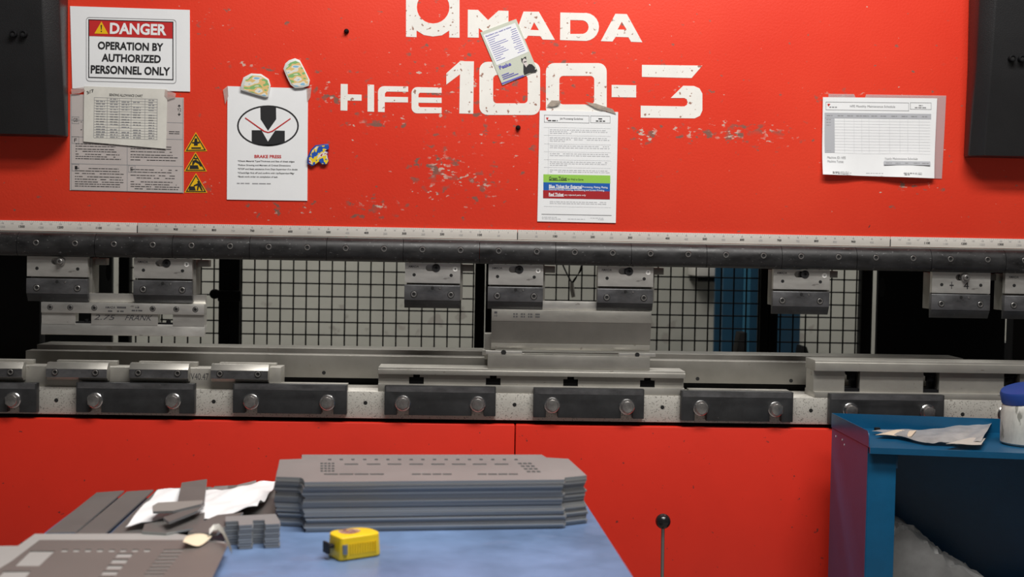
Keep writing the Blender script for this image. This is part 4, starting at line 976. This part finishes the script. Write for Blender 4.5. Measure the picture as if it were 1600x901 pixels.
m = MB(); m.box(X0-0.05, X1+0.05, 2.85, 3.17, 0, 0.01); m.build('base_plate', COLUMN, bc)
p = at(1167, 470, 2.86); m = MB(); m.tube([(p.x, 2.868, 0.012), (p.x, 2.868, 3.4)], 0.018, 14); m.build('conduit', mat('conduit_blue', (0.03, 0.12, 0.19), 0.3), bc)
p0, p1 = at(1146, 556, 2.6), at(1164, 518, 2.6)
m = MB(); m.xz([(p0.x, 0), (p1.x+0.01, 0), (p1.x, p1.z), (p0.x+0.02, p1.z), (p0.x, p0.z)], 2.55, 2.65, 0.004); tag(m.build('black_stand', WIRE), 'black tapered stand in front of the blue column base', 'stand')
p0, p1 = at(1246, 556, 2.6), at(1262, 540, 2.6)
m = MB(); m.xz([(p0.x, 0), (p1.x+0.02, 0), (p1.x, p0.z), (p1.x-0.018, p1.z), (p0.x+0.008, p1.z+0.004), (p0.x, p0.z)], 2.55, 2.65, 0.004); tag(m.build('black_stand', WIRE), 'low black rounded stand at right foot of the blue column', 'stand')
p0, p1 = at(1096, 432, 3.0), at(1149, 415, 3.0)
wb = thing('wall_duct', 'short white cable duct on the rear wall beside the blue column', 'duct', (p0.x, 3.2, p0.z))
m = MB(); m.box(p0.x, p1.x, 3.12, YW-0.001, p0.z, p0.z+0.09, 0.004); m.build('duct_body', mat('duct_white', (0.62, 0.60, 0.55), 0.5), wb)
m = MB(); m.box(p0.x+0.01, p1.x+0.02, 3.16, YW-0.001, p0.z-0.03, p0.z); m.build('duct_shade', WIRE, wb)  # black box standing in for the shade beneath the duct
hc = thing('hanging_cable', 'black cable with pale connector hanging behind the wide punch', 'cable', tuple(at(893, 462, 1.2)))
YC = 1.485; m = MB(); q = at(912, 395, YC); m.tube([(q.x-0.02, 1.515, 2.10), (q.x-0.015, 1.512, 2.156), (q.x-0.012, 1.5, 2.1605), (q.x-0.008, YC+0.003, 2.154), (q.x-0.004, YC, 2.1), q, at(909, 415, YC), at(906, 424, YC), at(899, 435, YC), at(894, 442, YC)], 0.004, 8); m.build('cable', WIRE, hc)
m = MB(); q = at(875, 395, YC); m.tube([(q.x, 1.515, 2.10), (q.x, 1.512, 2.156), (q.x, 1.5, 2.1605), (q.x, YC+0.003, 2.154), (q.x, YC, 2.1), q, at(880, 415, YC), at(886, 428, YC), at(893, 441, YC)], 0.003, 8); m.build('cable', DARKGREY, hc)
m = MB(); m.tube([at(893.5, 441, YC), at(894, 452, YC), at(896, 464, YC)], [0.007, 0.009, 0.008], 10); m.build('connector', mat('connector_pale', (0.55, 0.52, 0.46), 0.5), hc)

# ------------------------------------------------------------------ blue cabinet at right
ZT = 0.806
A = atz(1300, 667, ZT); Bf = atz(1358.5, 698, ZT); Fr = atz(1600, 707, ZT)
xd = (Fr-Bf); xd.z = 0; xd.normalize()
W = 0.72
cab = thing('cabinet', 'blue steel cabinet with tray top standing before the press at right', 'cabinet', (A.x, A.y, 0))
A2 = A+xd*W; B2 = Bf+xd*W
P2 = lambda v: (v.x, v.y)
m = MB(); m.xy([P2(A), P2(A2), P2(B2), P2(Bf)], ZT-0.002, ZT); m.build('tray_floor', BLUE_PAINT, cab)
HL = 0.036
def wall(m, p, q, t, z0, z1):
    d = (q-p); d.z = 0; n = Vector((-d.y, d.x, 0)).normalized()*t
    m.xy([P2(p), P2(q), P2(q+n), P2(p+n)], z0, z1)
m = MB(); wall(m, A, A2, 0.0018, ZT-0.002, ZT+HL); m.build('back_lip', BLUE_PAINT, cab)
m = MB(); sd = (Bf-A).normalized(); n = Vector((-sd.y, sd.x, 0))*-0.0018
lp = [(0, 0), (1.0, 0), (1.0, 0.55), (0.985, 0.85), (0.96, 1.0), (0, 1.0)]
m.add([A+(Bf-A)*u+Vector((0, 0, -0.0+HL*v)) for u, v in lp]+[A+(Bf-A)*u+n+Vector((0, 0, HL*v)) for u, v in lp], [list(range(6)), list(range(6, 12))]+[(i, (i+1) % 6, (i+1) % 6+6, i+6) for i in range(6)])
m.build('side_lip', BLUE_PAINT, cab)
m = MB(); fw = Vector((xd.y, -xd.x, 0)); wall(m, Bf+fw*0.008, B2+fw*0.008, 0.008, ZT-0.014, ZT, ); m.build('front_lip', BLUE_PAINT, cab)
# carcass
Si = Bf-sd*0.012
m = MB(); m.xy([P2(A), P2(Si), P2(Si+xd*0.0015), P2(A+xd*0.0015)], 0.02, ZT-0.0025); spn = m.build('side_panel', BLUE_PAINT, cab)
for k, z in ((0.12, 0.788), (0.30, 0.788), (0.36, 0.779)):
    q = A+sd*((Bf-A).length*k); m = MB(); m.lathe([(0.0025, 0), (0.0025, 0.0008), (0, 0.0008)], (q.x, q.y, z), -xd, 10); m.build('rivet', PAPER, spn)
m = MB(); m.xy([P2(A+xd*0.002), P2(A2), P2(A2+sd*0.0015), P2(A+xd*0.002+sd*0.0015)], 0.02, ZT-0.0025); m.build('back_panel', BLUE_PAINT, cab)
m = MB(); S2 = Si+xd*W; m.xy([P2(A2-xd*0.0015), P2(S2-xd*0.0015), P2(S2), P2(A2)], 0.02, ZT-0.0025); m.build('side_panel', BLUE_PAINT, cab)
ws = (atz(1406, 701, ZT)-atz(1360, 699, ZT)).length
m = MB(); m.xy([P2(Si+xd*0.0016), P2(Si+xd*ws), P2(Si+xd*ws-sd*0.02), P2(Si+xd*0.0016-sd*0.02)], 0.02, ZT-0.0145, 0.0015); st = m.build('front_stile', BLUE_PAINT, cab)
q = Si+xd*ws; m = MB(); m.box(q.x-0.001, q.x+0.005, q.y+0.004, q.y+0.012, 0.756, 0.786, 0.001); m.build('latch_tab', BLUE_PAINT, st)
m = MB(); m.xy([P2(S2-xd*0.04), P2(S2-xd*0.002), P2(S2-xd*0.002-sd*0.02), P2(S2-xd*0.04-sd*0.02)], 0.02, ZT-0.0145, 0.0015); m.build('front_stile', BLUE_PAINT, cab)
for z in (0.40, 0.03):
    m = MB(); m.xy([P2(A+xd*0.004+sd*0.003), P2(A2-xd*0.004+sd*0.003), P2(S2-xd*0.004-sd*0.022), P2(Si+xd*0.004-sd*0.022)], z-0.012, z, 0.001); m.build('shelf', BLUE_PAINT, cab)
for p in (A+xd*0.02+sd*0.03, A2-xd*0.02+sd*0.03, Si+xd*0.02-sd*0.03, S2-xd*0.02-sd*0.03):
    m = MB(); m.lathe([(0.02, 0), (0.02, 0.02)], (p.x, p.y, 0), 'z', 12); m.build('foot', RUBBER, cab)
# crumpled bag on the shelf
BAG = mat('crumpled_grey_bag', (0.15, 0.15, 0.148), 0.45, var=0.3, vscale=9, bump=0.1, bscale=60, spec=0.35)
m = MB(); nx, ny = 44, 26; c0 = Si+xd*(ws-0.035)-sd*0.05; Lx, Ly = 0.375, max(0.10, (Bf-A).length-0.10)
vs = []
for j in range(ny+1):
    for i in range(nx+1):
        u, v = i/nx, j/ny
        q = c0+xd*(Lx*u)-sd*(Ly*v)
        hgt = 0.235*(1-u**1.5)*(0.62+0.38*math.sin(math.pi*min(1, v*0.8+0.25)))*min(1, (u+0.06)*14, (1-u)*8, v*9+0.05, (1-v)*9+0.05)
        nz = noise.noise(Vector((u*4.2, v*3.6, 1.3))); rz = abs(noise.noise(Vector((u*9, v*7, 4.1)))); r3 = abs(noise.noise(Vector((u*17, v*15, 9.7))))
        hgt *= 1+0.14*nz-0.30*rz
        vs.append((q.x, q.y, 0.4008+max(0.0, hgt)))
fs = [(j*(nx+1)+i, j*(nx+1)+i+1, (j+1)*(nx+1)+i+1, (j+1)*(nx+1)+i) for j in range(ny) for i in range(nx)]
m.add(vs, fs); bd = [i for i in range(nx+1)]+[j*(nx+1)+nx for j in range(1, ny+1)]+[ny*(nx+1)+i for i in range(nx-1, -1, -1)]+[j*(nx+1) for j in range(ny-1, 0, -1)]
k = len(m.v); m.v += [Vector((m.v[i].x, m.v[i].y, 0.4004)) for i in bd]; nb = len(bd)
m.f += [[bd[i], bd[(i+1) % nb], k+(i+1) % nb, k+i] for i in range(nb)]+[list(range(k, k+nb))]
tag(m.build('plastic_bag', BAG, ang=22), 'crumpled grey plastic bag lying inside the blue cabinet', 'bag')
# sleeve with papers on the tray
def loose(poly, z, fnz, n=14, thick=0.0006):
    """quad TL TR BR BL in pixels at height z on a flat surface, rippled by fnz(u,v)"""
    tl, tr, br, bl = [atz(x, y, z) for x, y in poly]
    m = MB(); vs = []
    for j in range(n+1):
        for i in range(n+1):
            u, v = i/n, j/n; q = (tl*(1-u)+tr*u)*(1-v)+(bl*(1-u)+br*u)*v; q = q.copy(); q.z = z+fnz(u, v); vs.append(q)
    k = (n+1)**2; fs = []
    for j in range(n):
        for i in range(n):
            a = j*(n+1)+i; fs.append((a, a+1, a+n+2, a+n+1)); fs.append((a+k+n+1, a+k+n+2, a+k+1, a+k))
    bd = [i for i in range(n+1)]+[j*(n+1)+n for j in range(1, n+1)]+[n*(n+1)+i for i in range(n-1, -1, -1)]+[j*(n+1) for j in range(n-1, 0, -1)]
    for a, c in zip(bd, bd[1:]+bd[:1]): fs.append((a, c, c+k, a+k))
    m.add(vs+[q-Vector((0, 0, thick)) for q in vs], fs)
    return m
SLV = mat('cloudy_sleeve', (0.50, 0.49, 0.48), 0.22, alpha=0.78, var=0.2, vscale=22, bump=0.2, bscale=40)
CARD = mat('beige_card', (0.66, 0.55, 0.42), 0.6, var=0.08, vscale=30)
sl = thing('plastic_sleeve', 'cloudy plastic sleeve with beige card lying in the cabinet tray', 'sleeve', tuple(atz(1450, 685, ZT)))
m = loose([(1362, 676), (1553, 668), (1533, 697), (1446, 693.5)], ZT+0.004, lambda u, v: 0.005+0.055*max(0, u-0.55)**1.3*(1-v*0.7)+0.002*math.sin(u*11+v*4)+0.001*math.sin(u*29+v*13), n=24); m.build('sleeve_film', SLV, sl)
m = loose([(1395, 672), (1432, 671.5), (1424, 681), (1368, 679)], ZT+0.010, lambda u, v: 0.0015*math.sin(u*6)); m.build('beige_card', CARD, sl)
m = loose([(1512, 684), (1540, 684), (1533, 694), (1478, 693)], ZT+0.0145, lambda u, v: 0.001*math.sin(u*6)); m.build('torn_label', mat('label_cream', (0.55, 0.51, 0.46), 0.6, alpha=0.8), sl)
m = MB(); p = atz(1456, 669.5, ZT); m.box(p.x-0.028, p.x+0.024, p.y-0.012, p.y+0.008, ZT+0.0004, ZT+0.0085, 0.003); tag(m.build('metal_scrap', BLACK), 'dark flat bar lying at the back of the cabinet tray', 'scrap')
m = MB(); p = atz(1371, 673, ZT); m.box(p.x-0.008, p.x+0.006, p.y-0.006, p.y+0.004, ZT+0.0004, ZT+0.009, 0.002); tag(m.build('steel_nut', BLACK), 'small dark block in the left corner of the cabinet tray', 'scrap')
# white bottle with blue cap
p = atz(1603, 694, ZT)
bt = thing('bottle', 'grimy white bottle with tilted blue cap standing in the cabinet tray', 'bottle', (p.x, p.y, ZT))
GRIM = mat('grimy_white_plastic', (0.50, 0.50, 0.46), 0.42, var=0.25, vscale=26, stretch=(1, 1, 0.4), spots=(0.24, 0.24, 0.21), spot_scale=45, spot_thr=0.63)
BCAP = mat('blue_cap', (0.012, 0.045, 0.22), 0.4)
r = 0.058
m = MB(); m.lathe([(r*0.9, 0.0006), (r, 0.006), (r, 0.080), (r*0.97, 0.092), (r*0.86, 0.101), (r*0.70, 0.104), (r*0.68, 0.108), (0, 0.108)], (p.x, p.y, ZT), 'z', 32); m.build('bottle_body', GRIM, bt)
m = MB(); ax = Vector((-0.26, -0.10, 1)); m.lathe([(r*0.86, 0), (r*0.90, 0.003), (r*0.90, 0.024), (r*0.84, 0.030), (r*0.5, 0.032), (0, 0.032)], (p.x-0.006, p.y, ZT+0.106), ax, 32); m.build('bottle_cap', BCAP, bt)
p = atz(1644, 690, ZT)+Vector((0, 0.06, 0))
sb = thing('spray_bottle', 'spray bottle with blue trigger head behind the white bottle', 'spray bottle', (p.x, p.y, ZT))
m = MB(); m.lathe([(0.036, 0.0006), (0.038, 0.006), (0.038, 0.12), (0.034, 0.15), (0.018, 0.18), (0.015, 0.19)], (p.x, p.y, ZT), 'z', 24); m.build('bottle_body', GRIM, sb)
m = MB(); m.lathe([(0.019, 0.186), (0.019, 0.212), (0.013, 0.216), (0.011, 0.226)], (p.x, p.y, ZT), 'z', 20); m.build('neck_collar', PAPER, sb)
m = MB(); m.xz([(p.x+0.03, ZT+0.226), (p.x+0.03, ZT+0.262), (p.x+0.01, ZT+0.27), (p.x-0.03, ZT+0.268), (p.x-0.034, ZT+0.25), (p.x-0.012, ZT+0.244), (p.x-0.012, ZT+0.226)], p.y-0.012, p.y+0.012, 0.003); hd = m.build('spray_head', BCAP, sb)
m = MB(); m.xz([(p.x-0.014, ZT+0.245), (p.x-0.024, ZT+0.245), (p.x-0.034, ZT+0.215), (p.x-0.028, ZT+0.200), (p.x-0.024, ZT+0.214)], p.y-0.007, p.y+0.007, 0.002); m.build('trigger', BCAP, sb)

# ------------------------------------------------------------------ ball lever
pl = at(1036, 814, -0.42); zb = pl.z
lv = thing('lever', 'thin steel lever with black ball knob standing before the red panel', 'lever', (pl.x, pl.y, 0))
m = MB(); R_ = 0.0178
m.lathe([(R_*math.cos(math.radians(a)), R_*math.sin(math.radians(a))) for a in range(-90, 91, 10)], (pl.x, pl.y, zb), 'z', 28); m.build('ball_knob', mat('black_ball', (0.012, 0.012, 0.013), 0.22), lv, ang=60)
m = MB(); m.tube([(pl.x, pl.y, zb-0.015), (pl.x+0.004, pl.y, 0.02)], 0.0042, 12); m.build('lever_rod', BOLT, lv)
m = MB(); m.box(pl.x-0.07, pl.x+0.07, pl.y-0.09, pl.y+0.09, 0.0, 0.022, 0.004); m.build('base_block', BLACK, lv)

# ------------------------------------------------------------------ blue table and what lies on it
ZB = 0.78
t_bl, t_br = atz(133, 783, ZB), atz(915, 779, ZB)
t_fl, t_fr = atz(72, 831, ZB), atz(990, 901, ZB)
ld = (t_fl-t_bl).normalized(); rd = (t_fr-t_br).normalized()
dirv = ((ld+rd)/2).normalized(); xr = Vector((-dirv.y, dirv.x, 0)); xr = xr if xr.x > 0 else -xr
# back edge just behind the stack
bk = atz(470, 778, ZB); s0 = bk.dot(dirv)
def on(side_pt): return side_pt-dirv*(side_pt.dot(dirv)-s0)
tb_l, tb_r = on(t_bl), on(t_fr)
LT = 1.25
tab = thing('work_table', 'blue topped work table in the foreground carrying stacked sheet metal', 'table', (((tb_l+tb_r)/2).x, ((tb_l+tb_r)/2).y-0.5, 0))
m = MB(); m.xy([P2(tb_l), P2(tb_r), P2(tb_r+dirv*LT), P2(tb_l+dirv*LT)], ZB-0.03, ZB, 0.002); m.build('table_top', TABLE_BLUE, tab)
for p in (tb_l+xr*0.05+dirv*0.05, tb_r-xr*0.05+dirv*0.05, tb_l+xr*0.05+dirv*(LT-0.05), tb_r-xr*0.05+dirv*(LT-0.05)):
    m = MB(); m.box(p.x-0.025, p.x+0.025, p.y-0.025, p.y+0.025, 0, ZB-0.03, 0.002); m.build('leg', BLUE_PAINT, tab)
# stack of notched blanks
HS = 0.083; NS = 26; pitch = HS/NS; ZS = ZB+HS
def c7(x, y): return (420+x/3.077, 690+y/3.077)
out = [c7(*q) for q in ((160, 60), (1312, 60), (1335, 74), (1440, 80), (1528, 160), (1425, 170), (1420, 180), (172, 192), (165, 176), (150, 170), (36, 166), (52, 84), (158, 80))]
tw = [atz(x, y, ZS) for x, y in out]
cen = sum(tw, Vector((0, 0, 0)))/len(tw)
holes = []
def hq(x0, y0, x1, y1, sk=0.0):
    q = [c7(x0, y0), c7(x1, y0), c7(x1+sk, y1), c7(x0+sk, y1)]; holes.append([atz(x, y, ZS) for x, y in q])
for i in range(17): hq(284+i*56, 80, 284+i*56+16, 87, 1)
for x in (363, 470, 570, 675, 780, 880, 980, 1085): hq(x, 103, x+66, 109, 1)
for x0, x1 in ((262, 556), (684, 882), (1000, 1200)):
    k = 4
    for i in range(k): hq(x0+(x1-x0)*i/k+3, 151, x0+(x1-x0)*(i+1)/k-3, 157, 1)
for r_ in range(4):
    for c_ in range(4): hq(248+c_*18, 99+r_*12, 261+c_*18, 106+r_*12, 0)
    for c_ in range(3): hq(1196+c_*24+r_*14, 99+r_*13, 1214+c_*24+r_*14, 106+r_*13, 4)
loops = [[(p.x-cen.x, p.y-cen.y) for p in tw]]+[[(p.x-cen.x, p.y-cen.y) for p in h] for h in holes]
m = MB(); m.holed(loops, lambda p, t: (p[0], p[1], t), 0.0, pitch*0.86)
lib = m.build('sheet_blank', SHEET, smooth=False)
lib.data.materials.append(EDGE_SHEET)
for p in lib.data.polygons:
    if abs(p.normal.z) < 0.5: p.material_index = 1
lib.location = (cen.x, cen.y, ZS-pitch)
tag(lib, 'topmost grey slotted sheet metal blank on the tall stack', 'sheet metal', 'sheet metal blanks in the tall stack')
dx = dy = 0
for k in range(1, NS):
    c = lib.copy(); COL.objects.link(c)
    dx = dx*0.5+rnd.uniform(-0.0028, 0.0028); dy = dy*0.5+rnd.uniform(-0.0022, 0.0022)
    c.location = (cen.x+dx, cen.y+dy, ZS-pitch*(k+1)+0.0004); c.rotation_euler = (0, 0, rnd.uniform(-0.003, 0.003))
    tag(c, 'grey sheet metal blank in the tall stack beneath the topmost one', 'sheet metal', 'sheet metal blanks in the tall stack')

def plate(name, label, cat, poly, z, th, group=None, mt=None, tilt=None):
    ps = [atz(x, y, z+th) for x, y in poly]
    m = MB(); n = len(ps)
    top = [Vector((p.x, p.y, z+th+(tilt(p) if tilt else 0))) for p in ps]
    m.add(top+[p-Vector((0, 0, th)) for p in top], [list(range(n)), list(range(n, 2*n))[::-1]]+[(i, (i+1) % n, (i+1) % n+n, i+n) for i in range(n)])
    o = m.build(name, mt or SHEET, smooth=False)
    o.data.materials.append(EDGE_SHEET)
    for p in o.data.polygons:
        if abs(p.normal.z) < 0.5: p.material_index = 1
    return tag(o, label, cat, group)
SG = 'long strips of sheet metal on the left of the table'
# long strips lying towards the back left
strips = [([(151, 769), (191, 766), (112, 832), (72, 832)], 0.0, 'long grey strip along the left edge of the table'),
          ([(158, 768.5), (194, 766), (118, 831), (80, 832)], 0.004, 'long grey strip lying over the one at the table left edge'),
          ([(198, 767.5), (236, 765), (156, 834), (118, 834)], 0.002, 'long grey strip second from the table left edge'),
          ([(202, 767), (240, 764.5), (163, 834), (124, 834)], 0.006, 'upper strip of the second pair from the table left edge'),
          ([(246, 764), (290, 761), (222, 834), (172, 834)], 0.004, 'long grey strip under the left half of the white paper'),
          ([(292, 762), (330, 760), (300, 838), (226, 836)], 0.004, 'wide grey strip under the middle of the white paper'),
          ([(335, 759), (378, 757), (372, 818), (318, 822)], 0.006, 'grey strip under the right half of the white paper'),
          ([(383, 757), (432, 755), (430, 812), (376, 815)], 0.006, 'grey strip at right beside the tall stack')]
for poly, dz, lab in strips: plate('metal_strip', lab, 'strip', poly, ZB+0.0006+dz, 0.003, SG, STRIP)
plate('metal_strip', 'short dark offcut sticking up behind the white paper at right', 'strip', [(371, 757), (400, 750), (402, 760), (368, 764)], ZB+0.013, 0.003, SG)
plate('metal_strip', 'short offcut behind the crossing strip and white paper', 'strip', [(325, 762), (356, 758), (356, 764), (325, 768)], ZB+0.012, 0.003, SG)
# white paper
def wav(u, v): return 0.004*math.sin(u*9+v*5)+0.003*math.sin(v*12-u*3)+0.006*max(0, u-0.55)+0.0015*math.sin(u*31+v*17)
m = loose([(252, 765.5), (433, 754), (402, 796), (196, 816)], ZB+0.022, wav, 26)
tag(m.build('paper_sheet', mat('crumpled_white_paper', (0.78, 0.79, 0.80), 0.6, bump=0.4, bscale=45)), 'crumpled white paper sheet lying across the metal strips', 'paper')
# strips on top of the paper
zt = ZB+0.032
plate('metal_offcut', 'grey offcut standing toward the back over the white paper', 'offcut', [(284, 753.5), (323.5, 748), (319, 786), (277, 786)], zt, 0.004, 'offcuts on the white paper', STRIP)
plate('metal_offcut', 'light grey offcut lying crosswise over the white paper', 'offcut', [(247, 784.6), (317, 781), (314, 787), (270, 797.5), (239, 798.5), (238, 790)], zt+0.005, 0.004, 'offcuts on the white paper', mat('light_sheet', (0.33, 0.32, 0.30), 0.4, metal=0.3))
plate('metal_offcut', 'narrow pointed offcut below the crosswise light one', 'offcut', [(255, 808), (306, 790), (320, 786), (309, 797), (264, 815)], zt+0.001, 0.004, 'offcuts on the white paper', STRIP)
plate('metal_offcut', 'long grey offcut slanting down to the cream scrap', 'offcut', [(321, 812), (340, 804), (380, 800), (338, 833), (294, 831)], ZB+0.026, 0.004, 'offcuts on the white paper', STRIP)
plate('metal_offcut', 'flat grey offcut lying left of the slanting one', 'offcut', [(226, 818), (308, 803), (320, 800), (318, 822), (260, 832), (222, 830)], ZB+0.020, 0.003, 'offcuts on the white paper', STRIP)
# stack of toothed offcuts at right
for k in range(9):
    j = rnd.uniform(-1.2, 1.2)
    poly = [(352+j, 806), (430+j, 802), (437+j, 813), (437+j, 817.5), (414+j, 818.5), (413+j, 811.5), (395+j, 812), (394+j, 819), (373+j, 820), (372+j, 813), (352+j, 814)]
    zz0 = ZB+0.0006+k*0.0042
    # same outline at every level: fixed on the top level, then dropped
    ps = [atz(x, y, ZB+0.038) for x, y in poly]
    m = MB(); n = len(ps); m.xy([P2(p) for p in ps], zz0, zz0+0.0034)
    o = m.build('toothed_offcut', EDGE_SHEET, smooth=False)
    tag(o, 'topmost grey toothed offcut on the small stack' if k == 8 else 'grey toothed offcut inside the small stack left of the tall stack', 'offcut', 'toothed offcuts in the small stack')
# large perforated panels in the left foreground
def c8(x, y): return (x/3.478, 720+y/3.478)
def panel(label, outer, hs, z, mt):
    L_ = [[(lambda q: (q.x, q.y))(atz(*c8(*p), z)) for p in outer]]+[[(lambda q: (q.x, q.y))(atz(*c8(*p), z)) for p in h] for h in hs]
    m = MB(); m.holed(L_, lambda p, t: (p[0], p[1], t), z-0.0014, z); o = m.build('perforated_sheet', mt, smooth=False)
    tag(o, label, 'sheet metal', 'perforated panels in the left foreground')
LIGHT = mat('pale_sheet_metal', (0.44, 0.435, 0.42), 0.42, metal=0.2, var=0.05, vscale=5)
panel('pale grey sheet panel under the perforated foreground panel', [(190, 395), (955, 393), (1225, 440), (1130, 640), (1080, 760), (-420, 760), (-260, 600), (-60, 462), (98, 460)], [], ZB+0.019, LIGHT)
hs = [[(165, 487), (300, 487), (212, 570), (78, 570)], [(20, 598), (168, 596), (118, 660), (-40, 660)]]
for i in range(8): hs.append([(338+i*64, 479), (372+i*64, 479), (362+i*64, 493), (330+i*64, 493)])
for i in range(5): hs.append([(640-i*26, 501+i*32), (724-i*26, 501+i*32), (708-i*26, 523+i*32), (622-i*26, 523+i*32)])
for i in range(8): hs.append([(890-i*15, 480+i*19), (1000-i*15, 478+i*19), (992-i*15, 487+i*19), (882-i*15, 489+i*19)])
panel('brownish grey perforated sheet panel lying in the left foreground', [(215, 428), (990, 428), (1242, 447), (1150, 640), (1090, 770), (-400, 770), (-130, 660), (60, 545)], hs, ZB+0.0206, mat('brown_grey_sheet', (0.205, 0.182, 0.17), 0.40, metal=0.3, var=0.06, vscale=5))
# cream scrap and white curl
m = loose([(292, 836.5), (331, 838), (312, 848), (286, 850)], ZB+0.028, lambda u, v: 0.004*math.sin(u*3+v*2), 8)
tag(m.build('cardboard_scrap', mat('cream_scrap', (0.78, 0.66, 0.48), 0.6)), 'cream cardboard scrap on the perforated foreground panel', 'scrap')
m = MB(); pts = [atz(x, y, ZB+0.036) for x, y in ((325, 830), (332, 826.5), (340, 827.5), (347, 833), (353, 840), (360, 850))]
n = len(pts); vs = []
for i, p in enumerate(pts):
    wd = (0.006, 0.009, 0.010, 0.009, 0.008, 0.004)[i]; h = (0, 0.004, 0.006, 0.004, -0.002, -0.010)[i]
    vs += [p+Vector((0, wd, h)), p+Vector((0.002, -wd*0.2, h+0.004)), p+Vector((0.003, -wd, h-0.003))]
fs = []
for i in range(n-1):
    for k in range(2): fs.append((i*3+k, i*3+k+1, (i+1)*3+k+1, (i+1)*3+k))
m.add(vs+[v-Vector((0, 0, 0.0008)) for v in vs], fs+[[q+3*n for q in f_][::-1] for f_ in fs])
tag(m.build('tape_curl', mat('white_curl', (0.75, 0.73, 0.68), 0.4)), 'curled strip of white tape right of the cream scrap', 'scrap')

# tape measure
tf = atz(531, 878, ZB); tang = math.radians(33)
tm_ = thing('tape_measure', 'yellow tape measure lying on the blue table top', 'tape measure', (tf.x, tf.y, ZB))
ex = Vector((math.cos(tang), math.sin(tang), 0)); ey = Vector((-math.sin(tang), math.cos(tang), 0))
def TL(a, b_, z): return tf+ex*a+ey*b_+Vector((0, 0, z))
Lb, Wb, Hb = 0.074, 0.056, 0.035
prof = [(0.0, 0.003), (0.003, 0.0)]+[(0.048, 0.0)]+[(Lb-0.016+0.016*math.cos(math.radians(a)), 0.016+0.016*math.sin(math.radians(a))) for a in range(-70, 1, 14)]+[(Lb-0.028+0.028*math.cos(math.radians(a)), Wb-0.026+0.026*math.sin(math.radians(a))) for a in range(0, 91, 15)]+[(0.022+0.022*math.cos(math.radians(a)), Wb-0.022+0.022*math.sin(math.radians(a))) for a in range(90, 181, 15)]
m = MB(); vs = [TL(a, c, 0.0012) for a, c in prof]; n = len(prof)
vs2 = [TL(a+(0.037-a)*0.06, c+(0.03-c)*0.06, Hb) for a, c in prof]
m.bev(vs+vs2, [list(range(n))[::-1], list(range(n, 2*n))]+[(i, (i+1) % n, (i+1) % n+n, i+n) for i in range(n)], 0.008, 4); m.build('case', TAPE_Y, tm_, ang=50)
m = MB()
for i in range(11):
    a = 0.018+i*0.0042; m.tube([TL(a, 0.0004, 0.009), TL(a, 0.0009, 0.025)], 0.0012, 6)
m.build('grip_ribs', TAPE_Y, tm_)
m = MB(); m.tube([TL(0.0085, 0.0004, 0.011), TL(0.0085, 0.0004, 0.025)], 0.0042, 10); m.build('belt_clip', BOLT, tm_)
m = MB(); q = [TL(-0.009, 0.020, 0), TL(0.004, 0.020, 0), TL(0.004, 0.032, 0), TL(-0.009, 0.032, 0)]
m.xy([P2(p) for p in q], ZB+0.017, ZB+0.022, 0.0008); q = [TL(-0.011, 0.017, 0), TL(-0.007, 0.017, 0), TL(-0.007, 0.036, 0), TL(-0.011, 0.036, 0)]; m.xy([P2(p) for p in q], ZB+0.009, ZB+0.026, 0.001); m.build('end_hook', RUBBER, tm_)
m = MB(); m.add([TL(0.034+0.017*math.cos(2*math.pi*k/20), 0.035+0.016*math.sin(2*math.pi*k/20)*(1-0.25*math.cos(2*math.pi*k/20)), Hb+0.0004) for k in range(20)], [list(range(20))])
m.build('worn_label', picture_mat('worn_label_print', [(0.16, 0.05, 0.04), (0.22, 0.07, 0.05), (0.62, 0.42, 0.36), (0.10, 0.04, 0.03), (0.7, 0.45, 0.1)], 90, (1, 1, 1)), tm_)
